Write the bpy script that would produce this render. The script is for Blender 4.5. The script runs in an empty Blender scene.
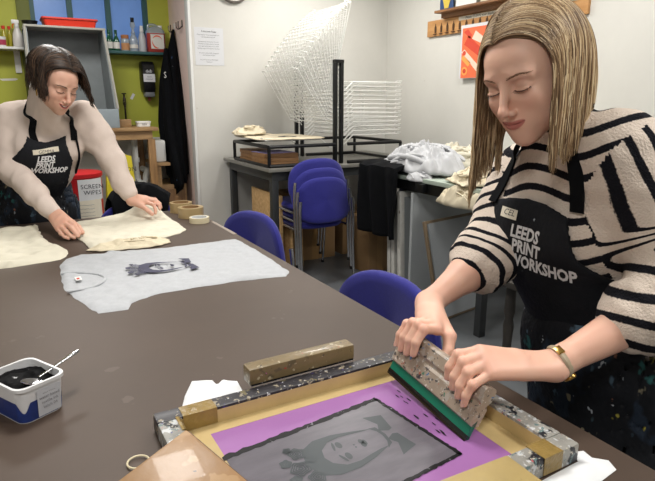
import bpy, bmesh, math, random
import numpy as np
from mathutils import Vector, Matrix, noise, geometry
from mathutils.bvhtree import BVHTree
random.seed(7)
S = bpy.context.scene
COL = S.collection
PI = math.pi
V = Vector
R = math.radians

# ---------------------------------------------------------------- materials
def lin(c):
    return tuple((x/12.92 if x <= .04045 else ((x+.055)/1.055)**2.4) for x in [v/255 for v in c])
MATS = {}
def mat(name, col, rough=.6, metal=0., var=0., vscale=8., bump=0., bscale=60., spots=None, coat=0., sub=0., spec=.5,
        emit=None, es=1., alpha=1., trans=0., sheen=0., stretch=None):
    """principled surface; var = tonal mottling, spots = [(rgb, scale, threshold)] paint flecks"""
    if name in MATS: return MATS[name]
    m = bpy.data.materials.new(name); m.use_nodes = True
    nt = m.node_tree; N = nt.nodes; L = nt.links
    b = N['Principled BSDF']
    c = lin(col)
    b.inputs['Base Color'].default_value = (*c, 1)
    b.inputs['Roughness'].default_value = rough; b.inputs['Metallic'].default_value = metal
    b.inputs['Specular IOR Level'].default_value = spec
    b.inputs['Coat Weight'].default_value = coat
    if sub: b.inputs['Subsurface Weight'].default_value = sub; b.inputs['Subsurface Radius'].default_value = (.012, .004, .002); b.inputs['Subsurface Scale'].default_value = .6
    if emit: b.inputs['Emission Color'].default_value = (*lin(emit), 1); b.inputs['Emission Strength'].default_value = es
    b.inputs['Alpha'].default_value = alpha; b.inputs['Transmission Weight'].default_value = trans
    b.inputs['Sheen Weight'].default_value = sheen
    out = None
    if var or spots or bump:
        tc = N.new('ShaderNodeTexCoord'); src = tc.outputs['Object']
        if stretch:
            mp = N.new('ShaderNodeMapping'); mp.inputs['Scale'].default_value = stretch; L.new(src, mp.inputs[0]); src = mp.outputs[0]
    if var:
        n = N.new('ShaderNodeTexNoise'); n.inputs['Scale'].default_value = vscale; n.inputs['Detail'].default_value = 6; n.inputs['Roughness'].default_value = .65
        L.new(src, n.inputs['Vector'])
        r = N.new('ShaderNodeValToRGB'); r.color_ramp.elements[0].position = .3; r.color_ramp.elements[1].position = .7
        r.color_ramp.elements[0].color = (*[x*(1-var) for x in c], 1); r.color_ramp.elements[1].color = (*[min(1, x*(1+var*.6)) for x in c], 1)
        L.new(n.outputs[0], r.inputs[0]); out = r.outputs[0]
    for k, (sc_, ss, th) in enumerate(spots or []):
        n = N.new('ShaderNodeTexNoise'); n.noise_dimensions = '4D'; n.inputs['W'].default_value = 3.7*k + 1.1
        n.inputs['Scale'].default_value = ss; n.inputs['Detail'].default_value = 3; L.new(src, n.inputs['Vector'])
        r = N.new('ShaderNodeValToRGB'); r.color_ramp.elements[0].position = th; r.color_ramp.elements[1].position = th+.03
        L.new(n.outputs[0], r.inputs[0])
        mx = N.new('ShaderNodeMix'); mx.data_type = 'RGBA'; L.new(r.outputs[0], mx.inputs[0])
        if out: L.new(out, mx.inputs[6])
        else: mx.inputs[6].default_value = (*c, 1)
        mx.inputs[7].default_value = (*lin(sc_), 1); out = mx.outputs[2]
    if out: L.new(out, b.inputs['Base Color'])
    if bump:
        n = N.new('ShaderNodeTexNoise'); n.inputs['Scale'].default_value = bscale; n.inputs['Detail'].default_value = 5; L.new(src, n.inputs['Vector'])
        bp = N.new('ShaderNodeBump'); bp.inputs['Strength'].default_value = bump; bp.inputs['Distance'].default_value = .01
        L.new(n.outputs[0], bp.inputs['Height']); L.new(bp.outputs[0], b.inputs['Normal'])
    MATS[name] = m
    return m

def wood(name, c1, c2, scale=6., rough=.55, axis='X'):
    m = mat(name, c1, rough); nt = m.node_tree; N = nt.nodes; L = nt.links
    tc = N.new('ShaderNodeTexCoord'); mp = N.new('ShaderNodeMapping')
    mp.inputs['Scale'].default_value = {'X': (1, 9, 9), 'Y': (9, 1, 9), 'Z': (9, 9, 1)}[axis]
    L.new(tc.outputs['Object'], mp.inputs[0])
    n = N.new('ShaderNodeTexNoise'); n.inputs['Scale'].default_value = scale; n.inputs['Detail'].default_value = 5; L.new(mp.outputs[0], n.inputs['Vector'])
    r = N.new('ShaderNodeValToRGB'); r.color_ramp.elements[0].position = .35; r.color_ramp.elements[1].position = .65
    r.color_ramp.elements[0].color = (*lin(c1), 1); r.color_ramp.elements[1].color = (*lin(c2), 1)
    L.new(n.outputs[0], r.inputs[0]); L.new(r.outputs[0], N['Principled BSDF'].inputs['Base Color'])
    return m

# ---------------------------------------------------------------- mesh helpers
class MB:
    def __init__(s): s.v = []; s.f = []; s.sm = True
    def add(s, vs, fs, M=None):
        o = len(s.v)
        s.v += [tuple(M @ V(p)) if M is not None else tuple(p) for p in vs]
        s.f += [tuple(i+o for i in f) for f in fs]; return s
    def box(s, lo, hi, M=None, bev=0.):
        lo = V(lo); hi = V(hi); c = (lo+hi)/2; h = (hi-lo)/2
        bm = bmesh.new(); bmesh.ops.create_cube(bm, size=2)
        for v in bm.verts: v.co = V((v.co.x*h.x, v.co.y*h.y, v.co.z*h.z))+c
        if bev: bmesh.ops.bevel(bm, geom=list(bm.edges)+list(bm.verts), offset=min(bev, min(h)*.95), segments=2, affect='EDGES', profile=.6)
        bm.verts.index_update()
        s.add([v.co for v in bm.verts], [[v.index for v in f.verts] for f in bm.faces], M); bm.free(); return s
    def tube(s, pts, r, n=8, closed=False, M=None, flat=None):
        """swept round section along pts; r a number or a list"""
        pts = [V(p) for p in pts]; k = len(pts)
        rs = [r]*k if not hasattr(r, '__len__') else list(r)
        tans = []
        for i in range(k):
            a = pts[(i-1) % k] if (closed or i > 0) else pts[i]; b = pts[(i+1) % k] if (closed or i < k-1) else pts[i]
            t = (b-a); tans.append(t.normalized() if t.length > 1e-9 else V((0, 0, 1)))
        up = V((0, 0, 1)) if abs(tans[0].z) < .9 else V((1, 0, 0))
        x = tans[0].cross(up).normalized(); vs = []; fs = []
        for i in range(k):
            x = (x - tans[i]*x.dot(tans[i])).normalized(); y = tans[i].cross(x)
            for j in range(n):
                a = 2*PI*j/n
                vs.append(pts[i] + (x*math.cos(a) + y*math.sin(a)*(flat or 1))*rs[i])
        m = k if closed else k-1
        for i in range(m):
            for j in range(n):
                a = i*n+j; b = i*n+(j+1) % n; i2 = (i+1) % k
                fs.append((a, b, i2*n+(j+1) % n, i2*n+j))
        if not closed: fs.append(tuple(range(n))[::-1]); fs.append(tuple((k-1)*n+j for j in range(n)))
        return s.add(vs, fs, M)
    def lathe(s, prof, n=24, M=None, sx=1, sy=1):
        """prof: (radius, z) list"""
        vs = []; fs = []
        for (r, z) in prof:
            for j in range(n):
                a = 2*PI*j/n; vs.append((r*math.cos(a)*sx, r*math.sin(a)*sy, z))
        for i in range(len(prof)-1):
            for j in range(n): fs.append((i*n+j, i*n+(j+1) % n, (i+1)*n+(j+1) % n, (i+1)*n+j))
        if prof[0][0] > 1e-5: fs.append(tuple(range(n))[::-1])
        if prof[-1][0] > 1e-5: fs.append(tuple((len(prof)-1)*n+j for j in range(n)))
        return s.add(vs, fs, M)
    def prism(s, poly, z0, z1, M=None):
        n = len(poly); vs = [(x, y, z0) for x, y in poly]+[(x, y, z1) for x, y in poly]
        fs = [tuple(range(n))[::-1], tuple(range(n, 2*n))]+[(i, (i+1) % n, n+(i+1) % n, n+i) for i in range(n)]
        return s.add(vs, fs, M)
    def rings(s, rings, cap=True, M=None):
        n = len(rings[0]); vs = [p for r in rings for p in r]; fs = []
        for i in range(len(rings)-1):
            for j in range(n): fs.append((i*n+j, i*n+(j+1) % n, (i+1)*n+(j+1) % n, (i+1)*n+j))
        if cap: fs.append(tuple(range(n))[::-1]); fs.append(tuple((len(rings)-1)*n+j for j in range(n)))
        return s.add(vs, fs, M)
    def build(s, name, m, parent=None, world=False, smooth=None, fix=True, angle=40):
        me = bpy.data.meshes.new(name)
        vs = s.v
        if world and parent is not None:
            inv = parent.matrix_basis.inverted()
            if parent.parent is not None and not world == 'direct': inv = inv @ parent.parent.matrix_basis.inverted()
            vs = [tuple(inv @ V(p)) for p in vs]
        me.from_pydata([tuple(p) for p in vs], [], s.f); me.update()
        if fix:
            bm = bmesh.new(); bm.from_mesh(me); bmesh.ops.recalc_face_normals(bm, faces=bm.faces); bm.to_mesh(me); bm.free()
        me.materials.append(m)
        me.shade_smooth() if smooth is not False else None
        if smooth is None:
            me.set_sharp_from_angle(angle=R(angle))
        o = bpy.data.objects.new(name, me); COL.objects.link(o)
        if parent is not None: o.parent = parent
        return o

def smooth_path(pts, n=6, closed=False):
    """Catmull-Rom through pts"""
    P = [V(p) for p in pts]; out = []; k = len(P)
    rng = range(k) if closed else range(k-1)
    for i in rng:
        p0 = P[(i-1) % k] if (closed or i > 0) else P[i]; p1 = P[i]; p2 = P[(i+1) % k]; p3 = P[(i+2) % k] if (closed or i+2 < k) else p2
        for j in range(n):
            t = j/n
            out.append(.5*((2*p1)+(p2-p0)*t+(2*p0-5*p1+4*p2-p3)*t*t+(3*p1-p0-3*p2+p3)*t**3))
    if not closed: out.append(P[-1])
    return out

def tag(o, label, cat, group=None, kind=None):
    if label: o['label'] = label
    if cat: o['category'] = cat
    if group: o['group'] = group
    if kind: o['kind'] = kind
    return o
def thing(name, label, cat, loc=(0, 0, 0), rz=0., group=None, rot=None):
    o = bpy.data.objects.new(name, None); COL.objects.link(o); o.empty_display_size = .05
    o.location = loc; o.rotation_euler = rot or (0, 0, rz)
    bpy.context.view_layer.update()
    return tag(o, label, cat, group)
def setx(o, loc=None, rz=None, rot=None):
    if loc is not None: o.location = loc
    if rz is not None: o.rotation_euler = (0, 0, rz)
    if rot is not None: o.rotation_euler = rot
    return o
def copy_tree(o, parent=None, label=None, loc=None, rz=None, group=None):
    c = o.copy(); COL.objects.link(c); c.parent = parent
    for ch in [x for x in S.objects if x.parent == o]: copy_tree(ch, c)
    if label: c['label'] = label
    if group: c['group'] = group
    return setx(c, loc, rz)
def struct(name, mb, m, **k):
    o = mb.build(name, m, **k); o['kind'] = 'structure'; return o

def T(x=0, y=0, z=0, rx=0, ry=0, rz=0, s=1):
    return Matrix.Translation((x, y, z)) @ Matrix.Rotation(rz, 4, 'Z') @ Matrix.Rotation(ry, 4, 'Y') @ Matrix.Rotation(rx, 4, 'X') @ Matrix.Scale(s, 4)

def nz(x, y, z=0., s=1.): return noise.noise(V((x*s, y*s, z)))
def inside(p, poly):
    x, y = p; c = False; n = len(poly)
    for i in range(n):
        x1, y1 = poly[i]; x2, y2 = poly[(i+1) % n]
        if (y1 > y) != (y2 > y) and x < (x2-x1)*(y-y1)/(y2-y1)+x1: c = not c
    return c
def edge_dist(p, poly):
    d = 9; P = V((p[0], p[1])); n = len(poly)
    for i in range(n):
        a = V(poly[i]); b = V(poly[(i+1) % n]); ab = b-a; t = max(0, min(1, (P-a).dot(ab)/max(ab.length_squared, 1e-12)))
        d = min(d, (P-a-ab*t).length)
    return d
def tri_fill(poly, step, jitter=.0):
    """triangulated polygon with interior points"""
    bd = []
    n = len(poly)
    for i in range(n):
        a = V(poly[i]); b = V(poly[(i+1) % n]); k = max(1, int((b-a).length/step))
        bd += [a+(b-a)*j/k for j in range(k)]
    nb = len(bd); pts = list(bd)
    xs = [p.x for p in bd]; ys = [p.y for p in bd]
    bp = [(p.x, p.y) for p in bd]
    y = min(ys)+step/2; row = 0
    while y < max(ys):
        x = min(xs)+step/2*(1+row % 2)
        while x < max(xs):
            if inside((x, y), bp) and edge_dist((x, y), poly) > step*.45: pts.append(V((x, y)))
            x += step
        y += step*.87; row += 1
    r = geometry.delaunay_2d_cdt([V((p[0], p[1])) for p in pts], [(i, (i+1) % nb) for i in range(nb)], [list(range(nb))], 1, 1e-6)
    return [(v.x, v.y) for v in r[0]], [tuple(f) for f in r[2]]
def sheet(poly, step, h, th=.002, base=None):
    """closed cloth sheet over outline poly: top z = h(x,y,edge distance); bottom follows at -th (or base)"""
    pts, fs = tri_fill(poly, step); n = len(pts)
    top = []; bot = []
    for p in pts:
        z = h(p[0], p[1], edge_dist(p, poly)); top.append((p[0], p[1], z)); bot.append((p[0], p[1], z-th if base is None else min(base, z-.0005)))
    from collections import Counter
    F = list(fs)+[tuple(i+n for i in f)[::-1] for f in fs]
    ed = {}
    for f in fs:
        for i in range(len(f)):
            a, b = f[i], f[(i+1) % len(f)]; ed[(a, b)] = 1
    for (a, b) in list(ed):
        if (b, a) not in ed: F.append((b, a, a+n, b+n))
    mb = MB(); mb.add(top+bot, F); return mb
def smooth_poly(poly, n=4):
    return [(p.x, p.y) for p in smooth_path([(x, y, 0) for x, y in poly], n, closed=True)]

_fonts = {}
def text_mesh(s, size=1., shear=0., offset=0., sx=1., space=1.):
    """flat triangulated lettering: verts (x,y) and faces, centred on its own box"""
    cu = bpy.data.curves.new('t', 'FONT'); cu.body = s; cu.size = size; cu.shear = shear; cu.offset = offset; cu.space_character = space
    cu.align_x = 'CENTER'; cu.align_y = 'CENTER'; cu.resolution_u = 2; cu.fill_mode = 'FRONT'
    o = bpy.data.objects.new('t', cu); COL.objects.link(o)
    dg = bpy.context.evaluated_depsgraph_get(); me = bpy.data.meshes.new_from_object(o.evaluated_get(dg))
    vs = [(v.co.x*sx, v.co.y) for v in me.vertices]; fs = [tuple(p.vertices) for p in me.polygons]
    bpy.data.objects.remove(o); bpy.data.curves.remove(cu); bpy.data.meshes.remove(me)
    return vs, fs
def write(s, size, M, name, m, parent=None, th=.0006, world=True, **k):
    """lettering lying in the local XY plane of matrix M"""
    vs, fs = text_mesh(s, size, **k); mb = MB()
    mb.add([(x, y, th) for x, y in vs], fs, M)
    return mb.build(name, m, parent, world=world, smooth=False, fix=False)
# ================================================================ camera and light
cam = bpy.data.objects.new('camera', bpy.data.cameras.new('camera')); COL.objects.link(cam)
cam.location = (0, 0, 1.4); cam.rotation_euler = (R(90-14), 0, R(-29.5))
cam.data.sensor_width = 36; cam.data.lens = 560/655*36; cam.data.clip_start = .05
S.camera = cam
S.view_settings.view_transform = 'Standard'; S.view_settings.look = 'None'; S.view_settings.gamma = 1; S.view_settings.exposure = EXPO = 0.40
S.view_settings.use_curve_mapping = False
w = bpy.data.worlds.new('world'); S.world = w; w.use_nodes = True
w.node_tree.nodes['Background'].inputs[0].default_value = (.30, .42, .60, 1); w.node_tree.nodes['Background'].inputs[1].default_value = .3

# ---- materials
WALL = mat('wall_paint', (206, 204, 198), .75, var=.035, vscale=3, bump=.06, bscale=30, spots=[((176, 172, 164), 7, .73)])
GREEN = mat('lime_wall_paint', (172, 176, 62), .6, var=.06, vscale=2.5)
OLIVE = mat('dark_olive', (98, 104, 32), .6)
PINK = mat('pale_pink_paint', (226, 202, 192), .6, var=.03)
WHITE = mat('white_gloss_paint', (222, 222, 220), .4)
CEIL = mat('ceiling_paint', (225, 225, 220), .8)
FLOOR = mat('grey_vinyl_floor', (92, 95, 98), .38, var=.12, vscale=5, spots=[((130, 132, 132), 22, .74)])
TEAL = mat('teal_paint', (40, 82, 84), .5)
BLACKM = mat('black_metal', (20, 21, 23), .4, metal=.3)
DARKM = mat('dark_grey_steel', (62, 64, 66), .45, metal=.4, var=.1)
CHROME = mat('chrome', (200, 200, 204), .16, metal=1)
WIRE = mat('white_wire', (232, 232, 228), .4)
BROWN = mat('brown_oilcloth', (74, 59, 49), .55, var=.10, vscale=4, bump=.05, bscale=9, spots=[((88, 74, 65), 18, .69), ((128, 114, 98), 70, .735)])
BLUE = mat('royal_blue_wool', (38, 38, 128), .9, var=.10, vscale=90, bump=.15, bscale=400, sheen=.15)
BENCH = mat('worn_grey_laminate', (128, 126, 120), .5, var=.10, vscale=9)
PLY = wood('pale_plywood', (190, 150, 98), (214, 178, 128), 4)
BENCHW = wood('old_bench_wood', (130, 100, 66), (158, 126, 86), 4)
MDF = wood('brown_board', (128, 92, 58), (150, 112, 74), 9)
CARD = mat('brown_cardboard', (150, 118, 80), .8, var=.08, vscale=3)
GREYB = mat('washout_tank_grey', (122, 128, 130), .55, var=.12, vscale=5)
PIPE = mat('white_plastic', (226, 226, 222), .35)

# ================================================================ room
CX, BY = 3.5, 4.95
struct('floor', MB().box((-2.5, -2.6, -.1), (3.6, 6.6, 0)), FLOOR)
struct('ceiling', MB().box((-2.5, -2.6, 2.75), (3.6, 6.6, 2.85)), CEIL)
struct('wall_back', MB().box((1.46, BY, 0), (3.6, BY+.12, 2.75)), WALL)
struct('wall_right', MB().box((CX, -2.5, 0), (CX+.1, BY, 2.75)), WALL)
struct('wall_left', MB().box((-2.6, -2.5, 0), (-2.5, 5.7, 2.75)), WALL)
struct('wall_near', MB().box((-2.5, -2.6, 0), (3.6, -2.5, 2.75)), WALL)
struct('wall_doorway', MB().box((1.46, BY+.12, 0), (1.6, 5.6, 2.75)), PINK)
gw = MB()      # green wall around the window opening
gw.box((-2.5, 5.6, 0), (.30, 5.7, 2.75)); gw.box((1.27, 5.6, 0), (1.46, 5.7, 2.75)); gw.box((.30, 5.6, 0), (1.27, 5.7, 1.83)); gw.box((.30, 5.6, 2.62), (1.27, 5.7, 2.75))
struct('wall_far', gw, GREEN)
struct('trim_1', MB().box((1.450, BY-.008, 0), (1.472, BY+.05, 2.75), bev=.003), WHITE)
struct('olive_strip', MB().box((.20, 5.585, 1.2), (.30, 5.6, 2.75), bev=.003), OLIVE)  # darker olive strip on the green wall, left of the window
# window
wf = MB()
wf.box((.30, 5.60, 1.83), (.335, 5.68, 2.62)); wf.box((1.225, 5.60, 1.83), (1.27, 5.68, 2.62))
wf.box((.335, 5.60, 2.575), (1.225, 5.68, 2.62)); wf.box((.335, 5.60, 1.83), (1.225, 5.68, 1.855))
for x in (.61, .925): wf.box((x-.022, 5.60, 1.855), (x+.022, 5.67, 2.575))
wo = struct('window_1', wf, TEAL)
PANE = mat('frosted_blue_glass', (92, 128, 186), .3, var=.12, vscale=3, emit=(92, 130, 190), es=.28)
for a, b in ((.335, .588), (.632, .903), (.947, 1.225)):
    MB().box((a, 5.64, 1.855), (b, 5.65, 2.575)).build('pane', PANE, wo)
struct('window_sill', MB().box((.3, 5.42, 1.806), (1.455, 5.60, 1.83), bev=.004), TEAL)
# skirting on the white back wall and the right wall
struct('baseboard_back', MB().box((1.5, BY-.015, 0), (CX, BY, .1), bev=.004), DARKM)
struct('baseboard_right', MB().box((CX-.015, -2.5, 0), (CX, BY-.015, .1), bev=.004), DARKM)

# ceiling lamps (real LED panels of the room; above the frame)
LP = [(.4, 1.5, 'over the middle of the big table'), (2.55, 2.2, 'over the aisle by the right wall'), (.3, 4.0, 'over the far end of the room'), (2.4, 4.0, 'over the drying rack'), (-.9, -.5, 'behind the viewer'), (1.6, -.3, 'over the near corner')]
DIFF = mat('lamp_diffuser', (240, 240, 240), .6, emit=(255, 252, 246), es=3.0)
for i, (x, y, where) in enumerate(LP):
    t = thing('ceiling_light', 'white square LED ceiling panel ' + where, 'light', (x, y, 2.75), 0, 'LED panels in the ceiling')
    fr = MB()
    for a, b, c, d in ((-.3, -.3, .3, -.27), (-.3, .27, .3, .3), (-.3, -.27, -.27, .27), (.27, -.27, .3, .27)): fr.box((a, b, -.03), (c, d, -.001))
    fr.build('lamp_frame', WHITE, t)
    MB().box((-.27, -.27, -.024), (.27, .27, -.01)).build('diffuser', DIFF, t)
    ld = bpy.data.lights.new('panel_glow', 'AREA'); ld.shape = 'SQUARE'; ld.size = .54; ld.energy = [21, 18, 26, 21, 22, 22][i]; ld.color = (1, .975, .93)
    lo = bpy.data.objects.new('panel_glow', ld); COL.objects.link(lo); lo.parent = t; lo.location = (0, 0, -.035)

# ================================================================ big table
t = thing('work_table', 'long work table covered in scuffed dark brown oilcloth', 'table', (0, 1.55, 0))
top = MB().box((-.95, .22, .822), (.795, 2.835, .86), bev=.008); top.build('tabletop', BROWN, t, world=True)
MB().box((-.88, .3, .75), (.72, .32, .822)).box((-.88, 2.74, .75), (.72, 2.76, .822)).box((.70, .32, .75), (.72, 2.74, .822)).box((-.88, .32, .75), (-.86, 2.74, .822)).build('rail', DARKM, t, world=True)
for x in (-.88, .67):
    for y in (.3, 1.5, 2.7): MB().box((x, y, 0), (x+.05, y+.05, .75), bev=.004).build('leg', DARKM, t, world=True)
tag(sheet([(.455+.8*q[0], 1.8+q[1]) for q in [(-.0, 0)]]*0 or [(.775, 2.46), (.79, 2.46), (.793, 2.17), (.776, 2.17)], .03, lambda x, y, d: .8606, th=.0004).build('edge_tape', mat('pale_scuff', (150, 138, 128), .6)), 'thin pale worn strip of tape along the right table edge beyond the grey t-shirt', 'tape')

# ================================================================ chairs
def chair_proto(label, loc, rz, group=None):
    t = thing('stacking_chair', label, 'chair', loc, rz, group)
    def pad(w, h, th, ex, curve, M, n=36, taper=0.):
        rings = []
        for (s_, d) in ((.0, -.5), (.80, -.5), (.94, -.42), (.99, -.22), (1, 0), (.99, .22), (.94, .42), (.8, .5), (.0, .5)):
            ring = []
            for j in range(n):
                a = 2*PI*j/n; c, s = math.cos(a), math.sin(a)
                x = math.copysign(abs(c)**(2/ex), c)*w/2*s_; z = math.copysign(abs(s)**(2/ex), s)*h/2*s_
                x *= 1 - taper*(z/h)
                ring.append((x, d*th+curve*x*x*4, z))
            rings.append(ring)
        return MB().rings(rings, cap=False, M=M)
    # backrest: rounded top, upright oval pad; chair faces +y
    pad(.50, .36, .05, 2.7, .22, T(0, -.235, .652, rx=R(-8)), taper=.14).build('backrest', BLUE, t)
    pad(.45, .43, .055, 3.2, 0, T(0, .0, .455, rx=R(-88)), taper=-.08).build('seat', BLUE, t)
    shell = MB()
    for sx in (-1, 1):
        p = smooth_path([(sx*.235, -.285, .012), (sx*.235, -.265, .3), (sx*.237, -.262, .55), (sx*.228, -.258, .66)], 4)
        MB().tube(p, .0115, 10).build('leg', CHROME, t)
        p = smooth_path([(sx*.235, .24, .012), (sx*.232, .205, .25), (sx*.23, .19, .395), (sx*.228, .14, .425), (sx*.228, -.1, .425), (sx*.235, -.262, .425)], 4)
        MB().tube(p, .0115, 10).build('leg', CHROME, t)
        for y in (-.285, .24):
            MB().lathe([(.013, 0), (.014, .004), (.014, .02), (.012, .024)], 10, T(sx*.235, y, 0)).build('leg_cap', BLACKM, t)
    MB().tube([(-.228, .1, .42), (.228, .1, .42)], .009, 8).build('stretcher', CHROME, t)
    return t
c0 = chair_proto('blue upholstered chair at the bottom of the stack of three by the rack bench', (2.105, 3.985, 0), 0, None)
copy_tree(c0, label='blue upholstered chair in the middle of the stack of three', loc=(2.095, 4.01, .07))
copy_tree(c0, label='blue upholstered chair on top of the stack of three', loc=(2.085, 4.035, .14))
copy_tree(c0, label='blue chair tucked in at the right table edge near the far corner', loc=(.90, 2.67, -.0), rz=R(106))
copy_tree(c0, label='blue chair at the right table edge nearest the screen frame', loc=(.875, 1.44, 0), rz=R(98))
copy_tree(c0, label='blue chair at the far table end with a black coat over its back', loc=(.63, 3.18, 0), rz=PI)
# coat on that chair: a draped sheet over the back
COAT = mat('black_coat_cloth', (12, 13, 16), .95, spec=.15, var=.25, vscale=14)
mb = MB(); rings = []
for i, u in enumerate(np.linspace(-1, 1, 29)):
    ring = []
    for v in np.linspace(-1, 1, 25):
        # v runs from front hem, over the top, to back hem
        w_ = .17 + .015*math.sin(5*v+u)
        lean = .045
        x = .63 + u*(w_-.02*abs(v))
        top = .925 - .075*abs(u)**2.6 + .012*nz(u*2, v*3, 1)
        drop = .34*abs(v)**1.0
        y = 3.422 - .002 + .05*math.copysign(min(1, (abs(v)*4)**.7), v) + .012*nz(u*4, v*4, 3) - .055*u*u - lean*abs(v)*0
        z = top - max(0, drop-.02) + .006*nz(u*7, v*7, 5)
        ring.append((x, y, z))
    rings.append(ring)
vs = [p for r in rings for p in r]; n = 25
fs = [(i*n+j, i*n+j+1, (i+1)*n+j+1, (i+1)*n+j) for i in range(28) for j in range(24)]
co = MB().add(vs, fs).build('coat', COAT); m_ = co.modifiers.new('s', 'SOLIDIFY'); m_.thickness = .014; m_.offset = 1
tag(co, 'black coat draped over the back of the blue chair at the far table end', 'coat')

# ================================================================ rack bench (back wall)
t = thing('bench', 'long grey topped steel bench against the back wall, under the drying rack', 'bench', (2.2, 4.4, 0))
MB().box((1.70, 3.9, .872), (3.25, 4.93, .9), bev=.004).build('benchtop', BENCH, t, world=True)
MB().box((1.74, 3.94, .80), (3.2, 3.98, .872)).box((1.74, 4.85, .80), (3.2, 4.89, .872)).box((1.74, 3.98, .80), (1.78, 4.85, .872)).box((3.16, 3.98, .8), (3.2, 4.85, .872)).build('rail', DARKM, t, world=True)
for x in (1.74, 3.14):
    for y in (3.94, 4.84): MB().box((x, y, 0), (x+.055, y+.055, .80), bev=.003).build('leg', DARKM, t, world=True)
# boards stacked on the bench
for k, (x, y, w_, d_, z, lab) in enumerate([(1.86, 4.52, .2, .3, 0, 'far'), (1.875, 4.16, .29, .28, 0, 'near')]):
    for j in range(3):
        lab2 = ['bottom', 'middle', 'top'][j]
        b = MB().box((-w_/2, -d_/2, 0), (w_/2, d_/2, .032), bev=.003).build('board', MDF)
        setx(b, (x+random.uniform(-.01, .01), y, .9005+z+j*.0335), random.uniform(-.04, .04))
        tag(b, 'brown fibre board, %s of the %s pile under the rack tray' % (lab2, lab), 'board', 'boards piled on the bench')
p = MB().box((-.13, -.13, 0), (.13, .13, .003)).build('print_sheet', mat('lilac_print', (150, 140, 190), .5, var=.3, vscale=12)); setx(p, (1.86, 4.18, 1.0015), .12)
tag(p, 'lilac printed sheet lying on the near board pile', 'paper')

# ================================================================ drying rack
t = thing('drying_rack', 'screen print drying rack with black posts and fanned white wire trays', 'rack', (2.35, 4.3, .9))
fr = MB()
X0, Y0, Y1 = 2.35, 3.98, 4.68
for x0, x1 in ((1.72, 2.30), (2.42, 2.95)):
    for y in (Y0-.04, Y1):
        zt = 1.06
        fr.tube([(x0 if x0 < 2 else x1, y, .914), ((x0 if x0 < 2 else x1), y, zt)], .014, 8)
        fr.tube([(x0, y, zt), (x1, y, zt)], .014, 8); fr.tube([(x0, y, .914), (x1, y, .914)], .014, 8)
    xx = x0 if x0 < 2 else x1
    fr.tube([(xx, Y0-.04, zt), (xx, Y1, zt)], .014, 8); fr.tube([(xx, Y0-.04, .914), (xx, Y1, .914)], .012, 8)
fr.build('base_frame', BLACKM, t, world=True)
for y in (Y0, Y1):
    for x in (X0-.028, X0+.028):
        MB().box((x-.013, y-.018, .902), (x+.013, y+.018, 1.69), bev=.002).build('post', BLACKM, t, world=True)
    MB().box((X0-.042, y-.02, 1.69), (X0+.042, y+.02, 1.715)).build('top_plate', BLACKM, t, world=True)
# one wire tray, local: hinge along y at origin, reaching out +x by L
def tray_mesh():
    m = MB(); Lx, W = .58, .66; r = .0050
    m.tube([(.10, -W/2, 0), (Lx, -W/2, 0), (Lx, W/2, 0), (.10, W/2, 0)], r, 4)
    m.tube([(.10, -W/2, 0), (.10, W/2, 0)], r, 4)
    for y in (-W/2, W/2):
        m.tube([(0, y, -.07), (.02, y, -.07), (.10, y, 0)], r, 4)
    for i in range(1, 9): m.tube([(.10+i*(Lx-.1)/9, -W/2, 0), (.10+i*(Lx-.1)/9, W/2, 0)], r*.42, 4)
    for y in (-W/4, 0, W/4): m.tube([(.10, y, .004), (Lx, y, .004)], r*.6, 4)
    m.tube([(Lx-.02, -W/2-.0, 0), (Lx-.02, -W/2-.012, .014), (Lx-.0, -W/2-.012, .014), (Lx, -W/2, 0)], r*.8, 4)
    m.tube([(Lx-.0, -W/2+.03, 0), (Lx+.012, -W/2+.03, .016), (Lx+.012, -W/2+.08, .016), (Lx, -W/2+.08, 0)], r*.8, 4)
    m.tube([(Lx-.0, W/2-.03, 0), (Lx+.012, W/2-.03, .016), (Lx+.012, W/2-.08, .016), (Lx, W/2-.08, 0)], r*.8, 4)
    return m
tr = tray_mesh().build('tray', WIRE, t, smooth=False)
ym = (Y0+Y1)/2-4.3
tr.location = (-.05, ym, 1.105-.9+.07*0); tr.rotation_euler = (0, 0, PI)
def tray(x, z, ang):
    """ang: degrees from +x, turning up"""
    c = tr.copy(); COL.objects.link(c); c.parent = t
    c.location = (x, ym, z-.9)
    c.rotation_euler = (0, -R(ang), 0)
    return c
for i in range(17):
    u = i/16
    tray(-.045+.03*u, 1.15+.44*u, 122-46*u)
for i in range(13):
    c = tray(.05, 1.125+i*.0355, 0.0)
# t-shirt and cloth on the flat tray at the left
CREAM = mat('unbleached_cotton', (214, 202, 176), .9, var=.06, vscale=20, bump=.1, bscale=300)
CREAM2 = mat('cream_cotton', (214, 208, 190), .9, var=.05, vscale=14, bump=.08, bscale=250)
GREYM = mat('grey_marl_cotton', (178, 180, 184), .92, var=.07, vscale=70, bump=.12, bscale=300)
INK = mat('black_print_ink', (38, 38, 46), .6)
def hs(x, y, d): return 1.112 + min(d, .03)*.25 + .008*max(0, nz(x*9, y*9, 2))
o = sheet(smooth_poly([(1.72, 4.0), (2.22, 3.99), (2.24, 4.3), (2.1, 4.6), (1.75, 4.62), (1.70, 4.3)]), .03, hs, th=.004).build('canvas_bag', CREAM)
tag(o, 'cream cotton bag with a small dark print lying flat on the rack tray', 'bag')
pr = MB()
for q, (dx, dy) in enumerate([(0, 0), (.05, .02), (.09, -.02)]):
    pr.add([(1.93+dx+.03*math.cos(a), 4.16+dy+.045*math.sin(a), 1.1225) for a in np.linspace(0, 2*PI, 9)[:-1]], [tuple(range(8))])
pr.build('print', INK, o, smooth=False)
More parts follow.
